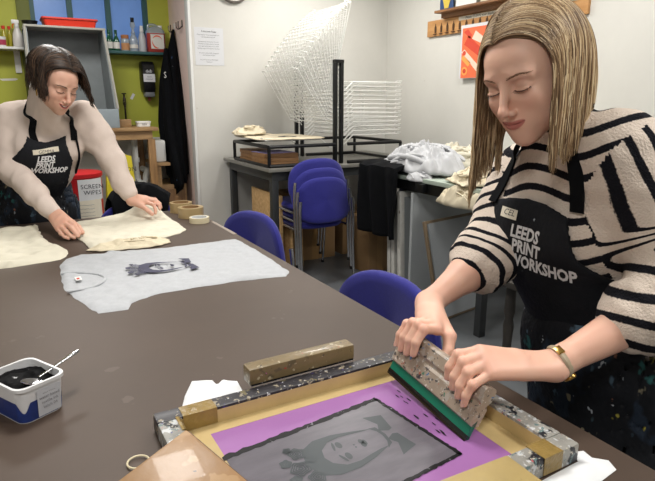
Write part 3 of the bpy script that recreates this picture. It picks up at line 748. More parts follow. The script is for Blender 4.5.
# ================================================================ screens and boxes under the benches
SCW = mat('screen_mesh_grey', (150, 154, 156), .6, var=.06, vscale=3)
SFR = mat('painted_screen_frame', (206, 204, 198), .6, var=.15, vscale=12, spots=[((96, 92, 88), 16, .66)])
def screen(label, x, y, w_, h_, lean, rz=0, mesh=SCW, fr=SFR, th=.035, b=.04):
    t = thing('print_screen', label, 'screen', (x, y, .001), rz, 'screens stored under the right hand bench')
    M = Matrix.Rotation(R(-lean), 4, 'X')
    f = MB().box((0, -th, 0), (b, 0, h_), M, bev=.003).box((w_-b, -th, 0), (w_, 0, h_), M, bev=.003).box((b, -th, 0), (w_-b, 0, b), M).box((b, -th, h_-b), (w_-b, 0, h_), M)
    f.build('frame', fr, t); MB().box((b, -.034, b), (w_-b, -.030, h_-b), M).build('mesh_panel', mesh, t)
    return t
for i, (y, x, h_, w_) in enumerate([(3.40, 2.46, .66, .6), (3.31, 2.40, .70, .62), (3.22, 2.37, .74, .62), (3.13, 2.36, .78, .64)]):
    screen(['whitish screen standing under the black cloth, leftmost of the row', 'pale screen second from the left in the row under the bench', 'paint-edged screen third from the left in the row under the bench', 'pale screen just behind the big grey board under the bench'][i], x, y, w_, h_, 3, R(-3+2*i))
t = MB().box((2.372, 3.005, .001), (3.05, 3.03, .79), T(0, 0, 0), bev=.003).build('board', mat('grey_board', (176, 180, 182), .6, var=.07, vscale=3)); tag(t, 'big flat grey board standing on edge under the right bench', 'board')
DSC = mat('dark_grey_mesh', (140, 144, 148), .5, var=.06)
screen('screen with a thin dark wooden frame leaning in front of the grey board', 2.30, 2.62, .5, .66, 14, R(10), DSC, mat('brown_frame_wood', (112, 96, 76), .6, var=.2), th=.022, b=.018)
def carton(label, x, y, w_, d, h_, rz=0, z=.001):
    t = thing('cardboard_box', label, 'box', (x, y, z), rz)
    MB().box((-w_/2, -d/2, 0), (w_/2, d/2, h_), bev=.004).build('carton_body', CARD, t)
    MB().box((-w_/2, -d/2-.002, h_), (-.004, d/2+.002, h_+.004)).build('flap', CARD, t)
    MB().box((.004, -d/2-.002, h_), (w_/2, d/2+.002, h_+.004)).build('flap', CARD, t)
    MB().box((-.03, -d/2-.0015, 0), (.03, -d/2-.0005, h_)).build('tape_strip', mat('tan_tape', (160, 126, 82), .4), t)
    return t
carton('tall brown cardboard box right of the chair stack', 2.60, 3.86, .24, .26, .46, .1)
carton('brown cardboard box on the floor behind the chair stack', 2.32, 4.50, .42, .34, .36, 0)
carton('brown cardboard box beneath the rack bench, right of the plywood boards', 2.78, 4.52, .34, .34, .40, .05)
carton('brown cardboard box stacked at the back under the rack bench', 2.28, 4.52, .36, .3, .24, .04, .367)
for i in range(3):
    o = MB().box((-.012, -.3, 0), (.012, .3, .66-.06*i), bev=.002).build('plywood_sheet', PLY); o.location = (1.86+.09*i, 4.34, .001); o.rotation_euler = (0, 0, 0)
    tag(o, ['tall plywood sheet standing nearest the left legs of the rack bench', 'plywood sheet, middle one of three standing under the rack bench', 'shortest plywood sheet standing under the rack bench'][i], 'board')
# stool behind the printing woman
t = thing('stool', 'low dark wooden work stool with tools on it by the right woman', 'stool', (2.48, 1.90, 0))
DW = mat('dark_stained_wood', (52, 48, 44), .6, var=.25, vscale=10)
MB().box((-.27, -.17, .44), (.3, .17, .475), bev=.006).build('seat', DW, t)
for x in (-.19, .24):
    for y in (-.12, .12): MB().lathe([(.028, 0), (.024, .1), (.030, .2), (.022, .24), (.030, .28), (.026, .44)], 12, T(x, y, 0)).build('leg', DW, t)
MB().box((-.19, -.135, .2), (.24, -.105, .225)).build('stretcher', DW, t)
o = MB().box((-.07, -.05, 0), (.09, .05, .03), bev=.008).tube([(-.05, 0, .03), (.06, .02, .055), (.12, .0, .03)], .012, 8).build('hand_clamp', BLACKM); o.location = (2.36, 1.90, .476); tag(o, 'dark metal clamp lying on the low stool', 'clamp')
t = MB().lathe([(.001, 0), (.055, 0), (.06, .01), (.062, .16), (.066, .165), (.066, .18), (.001, .185)], 20).build('paint_pot', mat('pale_pot', (170, 170, 165), .4)); t.location = (2.72, 1.66, .001); tag(t, 'pale lidded pot on the floor beside the stool', 'pot')

# ================================================================ laundry on the right bench
WHT = mat('white_marl_cotton', (186, 187, 190), .9, var=.05, vscale=20)
lump('crumpled_t_shirt', WHT, (2.60, 3.18, .902), .26, .40, .25, 5.2, folds=11, n=130, label='crumpled pale grey t-shirts heaped at the far end of the right bench', amp=.55)
lump('crumpled_t_shirt', WHT, (2.40, 2.98, .87), .075, .12, .09, 8.2, folds=10, n=60, label='sleeve end of a pale grey t-shirt spilling over the bench edge', amp=.4)
lump('crumpled_cloth', CREAM2, (2.98, 3.26, .902), .25, .24, .20, 2.4, folds=12, n=80, label='crumpled cream cloth behind the pale grey t-shirts')
mb = MB().tube(smooth_path([(2.86, 3.02, .915), (2.98, 3.06, .93), (3.1, 3.08, .93), (3.22, 3.02, .91)], 6), [.014]*18+[.008], 8, flat=.4)
tag(mb.build('black_strap', COAT), 'black fabric strap lying across the cream cloth on the right bench', 'strap')
for k in range(5):
    o = sheet([(-.32, -.24), (.3, -.25), (.33, .22), (-.3, .25)], .06, lambda x, y, d: .006+.004*nz(x*6+k, y*6, k), th=.004).build('flat_cloth', CREAM if k % 2 else CREAM2)
    o.location = (2.82+.02*k, 2.66+.02*nz(k*3, 1), .903+k*.0105); o.rotation_euler = (0, 0, .12*nz(k*7.1, 2.2))
    tag(o, ['lowest', 'second lowest', 'middle', 'second highest', 'topmost'][k]+' flat cream cotton piece in the pile on the right bench', 'cloth', 'flat cotton pieces on the right bench')
lump('crumpled_cloth', CREAM, (2.52, 2.50, .902), .22, .24, .12, 6.6, folds=14, n=120, label='bunched unbleached cotton cloth at the front edge of the right bench', amp=.6)
lump('crumpled_cloth', CREAM, (2.345, 2.50, .77), .065, .22, .16, 9.1, folds=16, n=100, label='fold of unbleached cotton hanging over the front edge of the right bench', amp=.55)

# ================================================================ portrait motif (plain woman with a flower crown)
def portrait(P, z, s=1.):
    """list of polygons in (u,v): u 0 crown .. 1 collar; v -.5 .. .5"""
    hair = [(.82, -.17), (.66, -.25), (.50, -.30), (.34, -.29), (.22, -.21), (.17, 0), (.22, .21), (.34, .29), (.50, .28), (.66, .22), (.82, .15),
            (.74, .16), (.64, .185), (.54, .205), (.43, .19), (.35, .11), (.325, 0), (.35, -.11), (.43, -.20), (.54, -.215), (.64, -.19), (.74, -.17)]
    polys = [hair]
    def ell(u, v, a, b, n=12, t=0): return [(u+a*math.cos(q)*math.cos(t)-b*math.sin(q)*math.sin(t), v+a*math.cos(q)*math.sin(t)+b*math.sin(q)*math.cos(t)) for q in np.linspace(0, 2*PI, n+1)[:-1]]
    for sv in (-1, 1):
        polys += [ell(.490, sv*.095, .024, .055), ell(.445, sv*.10, .011, .068, t=-sv*.2), ell(.592, sv*.02, .008, .012)]
        polys.append([(.86, sv*.08), (.90, sv*.18), (.845, sv*.36), (1.0, sv*.30), (.97, sv*.05), (.93, sv*.03)])
    polys += [ell(.660, -.028, .020, .040), ell(.660, .028, .020, .040), ell(.682, 0, .015, .046)]
    polys.append([(.80, -.2), (.86, -.15), (.88, 0), (.86, .15), (.80, .17), (.84, .08), (.85, 0), (.84, -.1)])
    return polys
def rosettes():
    out = []
    for (u, v, r) in ((.12, -.02, .10), (.17, .19, .085), (.18, -.20, .085), (.05, .11, .06), (.04, -.14, .06), (.24, .06, .06), (.10, -.27, .05), (.12, .28, .045)):
        out.append((u, v, r))
    return out
def put_portrait(name, frame, m, parent, z):
    """frame(u,v)->(x,y)"""
    mb = MB()
    for poly in portrait(None, 0):
        q = [frame(u, v) for u, v in poly]; pts, fs = tri_fill(q, .02)
        mb.add([(x, y, z(x, y)) for x, y in pts], fs)
    for (u, v, r) in rosettes():
        for rr_, w_ in ((r, .010), (r*.76, .009), (r*.52, .009), (r*.26, .010)):
            n = 18; vs = []
            for k in range(n+1):
                a = 2*PI*k/n; wob = 1+.14*math.sin(a*5+u*40)
                for q in (rr_*wob, (rr_-w_*1.6)*wob):
                    x, y = frame(u+q*.75*math.cos(a), v+q*math.sin(a)); vs.append((x, y, z(x, y)))
            mb.add([(p[0], p[1], p[2]+.0004) for p in vs], [(2*k, 2*k+1, 2*k+3, 2*k+2) for k in range(n)])
    return mb.build(name, m, parent, smooth=False, fix=False)

# ================================================================ t-shirts on the table
def flat_cloth(base, amp, sc, seed, edge=.006):
    def h(x, y, d):
        w_ = nz(x*sc+1.5*nz(x*3, y*3, seed+5), y*sc*1.3, seed); w2 = nz(x*sc*2.6, y*sc*2.6, seed+3)
        k = min(1, d/.02)
        return base + edge*min(1, d/.008)**.5 + amp*(.6*abs(w_)+.4*abs(w2))*k + (.006*max(0, nz(x*14, y*14, seed+8)) if d < .05 else 0)*min(1, d/.01)
    return h
TZ = .8606
def jag(poly, step=.018, amp=.004, seed=1):
    out = []
    for i in range(len(poly)):
        a = V(poly[i]); b = V(poly[(i+1) % len(poly)]); k = max(1, int((b-a).length/step)); d = (b-a).normalized(); n_ = V((-d.y, d.x))
        for j in range(k):
            p = a+(b-a)*j/k; w_ = (amp*nz(p.x*22, p.y*22, seed)+amp*.6*nz(p.x*60, p.y*60, seed+3)) if j else 0
            q = p+n_*w_; out.append((q.x, q.y))
    return out
tee = [(0.099, 1.915), (.108, 2.03), (0.133, 2.099), (0.182, 2.132), (0.251, 2.093), (0.273, 2.128), (0.450, 2.085), (0.598, 2.08), (0.755, 2.085), (0.762, 1.914), (0.758, 1.716), (0.752, 1.583), (0.720, 1.539), (0.651, 1.554), (0.578, 1.566), (0.437, 1.574), (0.334, 1.571), (0.273, 1.547), (0.245, 1.526), (0.229, 1.483), (0.155, 1.491), (0.125, 1.612), (0.096, 1.746)]
hT = flat_cloth(TZ, .013, 10, 3.3, .0025)
def hTee(x, y, d):
    z = hT(x, y, d)
    if .27 < x < .6 and 1.68 < y < 2.0: z = min(z, TZ+.006)*.7+(TZ+.005)*.3
    return z
shirt = sheet(jag(tee, .016, .006, 2), .011, hTee, th=.003, base=TZ).build('t_shirt', GREYM)
tag(shirt, 'flat light grey marl t-shirt printed with a dark flower crowned portrait', 't-shirt')
# neckband, label and print follow the cloth
nb = smooth_path([(.102, 1.90, 0), (.15, 1.885, 0), (.205, 1.83, 0), (.215, 1.77, 0), (.17, 1.71, 0), (.100, 1.70, 0)], 6)
MB().tube([(p.x, p.y, TZ+.007) for p in nb], .006, 8, flat=.6).build('neckband', GREYM, shirt)
MB().box((.132, 1.775, TZ+.0125), (.150, 1.815, TZ+.0135)).build('neck_label', WHITE, shirt)
MB().box((.136, 1.785, TZ+.0136), (.144, 1.80, TZ+.014)).build('label_mark', RED, shirt)
def zt(x, y): return TZ+.0118
put_portrait('portrait_print', lambda u, v: (.285+.215*u, 1.815-.02*u+.21*v), mat('dark_blue_print_ink', (62, 62, 84), .7), shirt, zt)
sh = [(-0.22, 2.69), (-0.069, 2.714), (0.006, 2.694), (0.071, 2.774), (0.076, 2.567), (0.096, 2.398), (0.141, 2.264), (0.147, 2.178), (0.115, 2.103), (0.036, 2.090), (-0.068, 2.080), (-0.22, 2.121)]
s2 = sheet(jag(smooth_poly(sh, 2), .02, .010, 5), .013, flat_cloth(TZ, .035, 6.5, 7.7, .003), base=TZ).build('t_shirt', CREAM2)
tag(s2, 'plain cream t-shirt spread at the left edge of the picture', 't-shirt')
bag = [(0.185, 2.60), (0.235, 2.74), (0.34, 2.765), (0.44, 2.79), (0.53, 2.815), (0.60, 2.79), (0.622, 2.68), (0.632, 2.50), (0.628, 2.345), (0.585, 2.285), (0.506, 2.243), (0.371, 2.205), (0.274, 2.170), (.226, 2.20), (0.215, 2.337), (0.19, 2.455)]
hB = flat_cloth(TZ+.003, .017, 10, 1.7, .003)
def hBag(x, y, d): return hB(x, y, d) + .055*math.exp(-((x-.545)**2+(y-2.76)**2)/.006) + .02*math.exp(-((x-.21)**2+(y-2.5)**2)/.004)
s3 = sheet(jag(bag, .016, .005, 8), .011, hBag, th=.006, base=TZ).build('tote_bag', CREAM2)
tag(s3, 'flat cream cotton bag being smoothed by the woman in the pale jumper', 'bag')
o = lump('crumpled_cloth', CREAM, (.37, 2.17, TZ), .15, .055, .035, 4.4, folds=14, n=80, label='crumpled cream cotton sticking out from under the flat bag', amp=.6)

# tape rolls
TAN = mat('brown_parcel_tape', (164, 142, 102), .3); CRM = mat('masking_tape', (212, 200, 168), .5)
def roll(label, x, y, r, ri, h_, m, txt=None):
    t = thing('tape_roll', label, 'tape', (x, y, TZ), 0)
    MB().lathe([(ri+.004, 0), (r, 0), (r, h_), (ri+.004, h_), (ri+.004, 0)], 36).build('tape_winding', m, t)
    MB().lathe([(ri, 0.0), (ri+.004, 0.0), (ri+.004, h_+.0006), (ri, h_+.0006), (ri, 0)], 36).build('core', CARD if m is TAN else WHITE, t)
    if txt: write(txt, .014, T(x, y, TZ+h_+.0008), 'core_text', INK, t)
    return t
roll('brown parcel tape roll at the far right table corner', .722, 2.765, .055, .038, .048, TAN)
roll('brown parcel tape roll nearer the masking tape', .728, 2.615, .06, .038, .048, TAN)
roll('thin masking tape roll with printed core in front of the brown rolls', .726, 2.475, .045, .034, .024, CRM)

# ================================================================ ink tub and spoon
t = thing('ink_tub', 'white plastic tub of black ink with blue waves and a pale label', 'tub', (-.022, 1.06, TZ), R(28))
def rr2(w, d, z, r=.018, n=5):
    p = []
    for cx, cy, a0 in ((w/2-r, d/2-r, 0), (-w/2+r, d/2-r, PI/2), (-w/2+r, -d/2+r, PI), (w/2-r, -d/2+r, 1.5*PI)):
        for k in range(n): a = a0+PI/2*k/(n-1); p.append((cx+r*math.cos(a), cy+r*math.sin(a), z))
    return p
TW, TD = .078, .102
def tubw(z): f = 1+.10*z/.066; return TW*f, TD*f
MB().rings([rr2(*tubw(0), 0), rr2(*tubw(.066), .062), rr2(TW*1.17, TD*1.15, .062), rr2(TW*1.17, TD*1.15, .068), rr2(TW*1.06, TD*1.06, .068), rr2(TW*1.02, TD*1.02, .010)]).build('tub_body', mat('tub_plastic', (214, 214, 216), .35), t)
wv = MB(); r0 = []; r1 = []
N_ = 80
def perim(k, z, off):
    w_, d = tubw(z); ring = rr2(w_+off, d+off, z, n=20); return ring[k]
for k in range(80):
    hgt = .030+.010*math.sin(k*.32+1)
    r0.append(perim(k, .002, .0012)); r1.append((*perim(k, hgt, .0012)[:2], hgt))
wv.rings([r0, r1], cap=False); wv.build('blue_wave_print', mat('tub_blue', (34, 54, 118), .35, var=.3, vscale=40), t, smooth=False)
lb = MB().add([(TW/2*1.0+.0018, -.030, .004), (TW/2*1.0+.0018, .012, .004), (TW/2*1.09+.0022, .012, .056), (TW/2*1.09+.0022, -.030, .056)], [(0, 1, 2, 3)])
# label sits on the face turned to the viewer's right
MB().add([(-.012, -TD/2-.0020, .004), (.030, -TD/2-.0020, .004), (.031, -TD/2*1.09-.0024, .056), (-.013, -TD/2*1.09-.0024, .056)], [(0, 1, 2, 3)]).build('label', mat('grey_white_label', (196, 198, 204), .5), t, smooth=False)
for q, l in enumerate(['BLACK', 'water based', 'textile ink', 'batch 04']):
    write(l, .0075, T(-.022, 1.06, TZ, rz=R(28)) @ T(.009, -TD/2-.0055, .048-q*.009, rx=R(-5)) @ MW, 'label_text', GTXT, t)
INKB = mat('wet_black_ink', (6, 6, 8), .6, spec=.08, spots=[((206, 206, 208), 45, .68)])
pts, fs = tri_fill([(x, y) for x, y, z in rr2(TW*1.05, TD*1.05, 0)], .004)
ik = MB().add([(x, y, .055+.006*nz(x*30, y*30, 2)+.002*nz(x*110, y*110, 6)) for x, y in pts], fs).build('ink_surface', INKB, t, fix=False)
spn = thing('spoon', 'metal spoon resting across the rim of the ink tub', 'spoon', (.03, 1.04, TZ+.07), 0)
sp0, sp1 = V((.0, 1.045, TZ+.062)), V((.072, 1.105, TZ+.072))
pp = [sp0+(sp1-sp0)*k/8 for k in range(9)]
MB().tube(pp, [.003, .0028, .0028, .003, .0035, .0042, .005, .0058, .0045], 10, flat=.45).build('handle', CHROME, spn, world=True)
bw = MB().lathe([(.001, -.003), (.012, .0), (.014, .004), (.012, .004), (.001, .0)], 18, T(sp0.x-.012, sp0.y-.012, sp0.z-.004, ry=R(15)), sx=1.3); bw.build('bowl', CHROME, spn, world=True)

# ================================================================ printing screen
FSP = [((196, 198, 200), 60, .55), ((26, 28, 36), 38, .55), ((96, 120, 122), 90, .60), ((196, 80, 90), 80, .68), ((60, 64, 130), 70, .66), ((190, 184, 170), 140, .62)]
FRM = mat('ink_stained_frame', (150, 148, 142), .4, var=.3, vscale=20, spots=FSP, stretch=(1, 1, 1))
GOLD = mat('gold_parcel_tape', (192, 168, 118), .4, var=.12, vscale=12, coat=.2)
FRD = mat('dark_ink_stained_frame', (46, 44, 50), .4, var=.4, vscale=40, spots=[((150, 140, 122), 75, .60), ((110, 100, 70), 50, .62), ((196, 196, 200), 120, .64), ((190, 60, 80), 60, .70), ((60, 50, 110), 45, .66)])
scr = thing('screen_frame', 'large ink-stained screen printing frame with purple mesh on the table', 'screen frame', (.43, .67, TZ))
x0, x1, y0, y1, zb, zt_ = .158, .707, .467, .874, TZ+.0005, .893
b = .034
MB().box((x0, y1-b, zb), (x1, y1, zt_), bev=.004).build('frame_bar', FRD, scr, world=True)
MB().box((x0, y0, zb), (x1, y0+b, zt_), bev=.004).build('frame_bar', FRM, scr, world=True)
MB().box((x0, y0+b, zb), (x0+b, y1-b, zt_), bev=.004).build('frame_bar', FRM, scr, world=True)
MB().box((x1-b, y0+b, zb), (x1, y1-b, zt_), bev=.004).build('frame_bar', FRM, scr, world=True)
xi0, xi1, yi0, yi1 = x0+b, x1-b, y0+b, y1-b
PUR = mat('purple_emulsion_mesh', (150, 98, 158), .5, var=.04, vscale=6, bump=.03, bscale=900)
MB().box((xi0, yi0, TZ+.001), (xi1, yi1, .8632)).build('mesh', PUR, scr, world=True)
# gold tape along the inside
gt = MB()
g0, g1, g2, g3 = .237, .630, .525, .813
for i, (a, b_, c, d) in enumerate([(xi0, g3, xi1, yi1), (xi0, yi0, xi1, g2), (xi0, g2, g0, g3), (g1, g2, xi1, g3)]):
    MB().box((a, b_, .8632), (c, d, .8636)).build('tape_strip', GOLD, scr, world=True)
ti = [((xi0, yi1-.0008, .8634), (xi1, yi1-.0002, .888)), ((xi0, yi0+.0002, .8634), (xi1, yi0+.0008, .888)), ((xi0+.0002, yi0, .8634), (xi0+.0008, yi1, .888)), ((xi1-.0008, yi0, .8634), (xi1-.0002, yi1, .888))]
for lo, hi in ti: MB().box(lo, hi).build('side_tape', GOLD, scr, world=True)
GOLD2 = mat('crinkled_gold_tape', (140, 116, 64), .28, var=.25, vscale=22, bump=.4, bscale=60)
MB().box((.200, y1-b-.002, .8925), (.258, y1-.004, .8945), bev=.001).build('corner_tape', GOLD2, scr, world=True)
MB().box((.200, y1-b-.0026, .866), (.258, y1-b-.0008, .8944)).build('corner_tape', GOLD2, scr, world=True)
MB().box((.188, .800, .8925), (.1935, .842, .8944)).box((.1925, .800, .866), (.1942, .842, .8944)).build('corner_tape', GOLD2, scr, world=True)
MB().box((.628, y0-.001, .8925), (.668, y0+b+.001, .8942), bev=.001).build('corner_tape', GOLD2, scr, world=True)
MB().box((.628, y0-.0012, TZ+.004), (.668, y0-.0003, .8942)).build('corner_tape', GOLD2, scr, world=True)
# ink flood area with ragged edge
PRT = mat('flooded_print_area', (98, 94, 102), .34, var=.22, vscale=9, stretch=(1, 4, 1))
dk = [(.236, .56), (.236, .741), (.30, .748), (.42, .757), (.535, .768), (.546, .70), (.557, .570), (.46, .556), (.36, .552)]
pts, fs = tri_fill(dk, .02)
MB().add([(x, y, .86395) for x, y in pts], fs).build('print_area', PRT, scr, world=True, smooth=False, fix=False)
eg = MB()
random.seed(3)
def ragged(p, q, w_, n=40, off=0):
    p = V(p); q = V(q); d = (q-p).normalized(); nn = V((-d.y, d.x)); vs = []
    for k in range(n+1):
        c = p+(q-p)*k/n; a = w_*(.35+.9*abs(nz(k*.31, off, 4))+random.uniform(0, .35)); b2 = w_*(.5+random.uniform(0, .4))
        vs += [tuple(c+nn*a)+(.8642,), tuple(c-nn*b2)+(.8642,)]
    eg.add(vs, [(2*k, 2*k+1, 2*k+3, 2*k+2) for k in range(n)])
ragged((.232, .738), (.54, .770), .0080, off=1); ragged((.538, .772), (.560, .566), .0055, off=2); ragged((.562, .568), (.35, .548), .005, off=3); ragged((.205, .755), (.222, .66), .0035, off=4)
eg.build('ink_edge', mat('thick_black_ink', (13, 12, 16), .5, spec=.3, spots=[((120, 118, 124), 130, .64)]), scr, world=True, smooth=False)  # pale flecks put glints into the ink's colour
fl = MB()
for k in range(16):
    c = (.563+random.uniform(0, .04), random.uniform(.58, .79)); r = random.uniform(.0015, .004)
    fl.add([(c[0]+r*.5*math.cos(a), c[1]+r*2.2*math.sin(a), .8640) for a in np.linspace(0, 2*PI, 9)[:-1]], [tuple(range(8))])
fl.build('ink_fleck', MATS['thick_black_ink'], scr, world=True, smooth=False)['kind'] = 'stuff'
put = put_portrait('portrait_stencil', lambda u, v: (.30+.215*u, .665+.06*(u-.5)*.2+.165*v), mat('stencil_grey', (62, 68, 72), .4), None, lambda x, y: .8643)
inv = scr.matrix_basis.inverted()
for v in put.data.vertices: v.co = inv @ v.co
put.parent = scr

# squeegee bar lying on the far side of the frame
BTP = mat('paint_flecked_brown_tape', (124, 106, 74), .38, var=.22, vscale=14, coat=.15, bump=.2, bscale=30, spots=[((96, 84, 60), 45, .57), ((176, 164, 138), 70, .62), ((50, 44, 44), 60, .66), ((206, 96, 170), 48, .70), ((170, 52, 40), 80, .70), ((70, 100, 70), 70, .69)])
t = thing('squeegee_bar', 'taped wooden bar flecked with paint lying on the far frame edge', 'bar', (.446, .893, .8935), R(.5))
MB().box((-.113, -.016, .0), (.113, .018, .033), bev=.005).build('wrapped_bar', BTP, t)
MB().box((-.11, -.0125, -.0), (.11, -.0165, .003)).build('dark_seam', MATS['thick_black_ink'], t)
# block leaning on the near left corner
CTP = mat('orange_tan_tape', (150, 114, 74), .4, var=.12, vscale=10, coat=.15, bump=.15, bscale=25, spots=[((166, 132, 92), 24, .60), ((84, 70, 58), 55, .68)])
e2 = V((.038, -.08, -.026)).normalized(); e1 = V((-.100, -.066, -.028)); e1 = (e1-e2*e1.dot(e2)).normalized(); e3 = e2.cross(e1) if e2.cross(e1).z > 0 else e1.cross(e2)
M = Matrix.Identity(4)
for i in range(3): M[i][0] = e1[i]; M[i][1] = e2[i]; M[i][2] = e3[i]; 
ap = V((.180, .741, .932)); 
for i in range(3): M[i][3] = ap[i]
t = thing('wooden_block', 'tan taped block leaning on the near left corner of the frame', 'block', (.13, .66, TZ))
MB().box((0, 0, -.036), (.135, .15, 0), M, bev=.005).build('block_body', CTP, t, world=True)
MB().box((-.001, .004, -.033), (.0004, .146, -.003), M).build('grimy_end', mat('grimy_wood_end', (112, 84, 60), .6, var=.4, vscale=30), t, world=True)
t = thing('wooden_block', 'tan taped block lying over the near frame bar at the bottom edge', 'block', (.475, .42, .8945), R(-2))
MB().box((-.085, -.07, 0), (.085, .062, .022), bev=.004).build('block_body', mat('olive_tan_tape', (172, 150, 98), .4, var=.14, vscale=9, coat=.15, bump=.2, bscale=22, spots=[((110, 92, 60), 20, .68)]), t)
o = MB().tube([(.117+.016*math.cos(a), .795+.016*math.sin(a), .8615+.004+.012*(math.cos(a)+1)*0+.010) for a in np.linspace(0, 2*PI, 25)[:-1]], .0016, 8, closed=True, flat=1).build('wire_ring', CRM)
for v in o.data.vertices: v.co.z += -.0115
tag(o, 'small pale ring on the table beside the tan block', 'ring')
# tissues
TIS = mat('white_tissue', (224, 226, 228), .9)
o = sheet([(0.212, 0.905), (.235, .96), (0.263, 1.010), (0.299, 0.994), (0.301, 0.970), (0.316, 0.984), (0.341, 0.966), (0.334, 0.907), (0.30, 0.878), (.22, .878)], .008, lambda x, y, d: TZ+.001+min(d, .008)*.5+.012*abs(nz(x*22, y*22, 3))*min(1, d/.01), base=TZ+.0002).build('tissue', TIS)
tag(o, 'crumpled white paper towel sticking out behind the frame', 'tissue')
o = sheet([(.712, 0.489), (0.738, 0.480), (0.734, 0.462), (0.750, 0.445), (.74, .425), (0.66, 0.415), (.60, .42), (0.60, 0.462), (.708, .4665)], .008, lambda x, y, d: TZ+.001+min(d, .008)*.4+.008*abs(nz(x*18, y*18, 9))*min(1, d/.01), base=TZ+.0002).build('paper_sheet', TIS)
tag(o, 'white paper under the near right corner of the frame', 'paper')

# squeegee in the printer's hands
SQM = mat('ink_splattered_wood', (164, 148, 132), .45, var=.25, vscale=16, spots=[((168, 160, 150), 70, .55), ((84, 78, 76), 90, .60), ((66, 110, 160), 95, .66), ((176, 92, 70), 100, .65), ((70, 120, 96), 90, .68), ((214, 206, 198), 150, .63), ((60, 52, 60), 50, .68)])
sb = V((.598, .705, .870)); sd = V((.010, .226, .018)).normalized(); su = V((.036, -.005, .075)); su = (su-sd*su.dot(sd)).normalized(); sn = sd.cross(su).normalized()
if sn.x > 0: sn = -sn           # sn points to the visible face (-x)
SQ = Matrix.Identity(4)
for i in range(3): SQ[i][0] = sd[i]; SQ[i][1] = sn[i]; SQ[i][2] = su[i]; SQ[i][3] = sb[i]
sq = thing('squeegee', 'paint-splattered wooden squeegee with green rubber blade held by the printer', 'squeegee', tuple(sb))
Ls = .115
def bar(prof, name, m, L_=Ls):
    """prof: (across, up) outline swept along the squeegee"""
    n = len(prof); mb = MB()
    mb.rings([[(x, a, u) for a, u in prof] for x in (-L_, -L_+.002, L_-.002, L_)] if 0 else [[(x, a, u) for a, u in prof] for x in (-L_, L_)], M=SQ)
    return mb.build(name, m, sq, world=True, angle=30)
bar([(-.004, .004), (.004, .004), (.004, .03), (-.004, .04)], 'rubber_blade', mat('green_rubber', (22, 112, 88), .35))
bar([(-.0045, -.0), (.0046, .0), (.0052, .006), (.0046, .0115), (-.0045, .009)], 'inked_edge', mat('glossy_black_ink', (14, 14, 16), .15, coat=.7, spots=[((200, 200, 204), 90, .70)]))
bar([(-.011, .030), (-.006, .0275), (.006, .0275), (.011, .031), (.012, .060), (.008, .065), (.008, .068), (.013, .074), (.013, .094), (.010, .098), (-.010, .098), (-.013, .094), (-.013, .074), (-.008, .068), (-.008, .065), (-.012, .060)], 'wooden_grip', SQM)
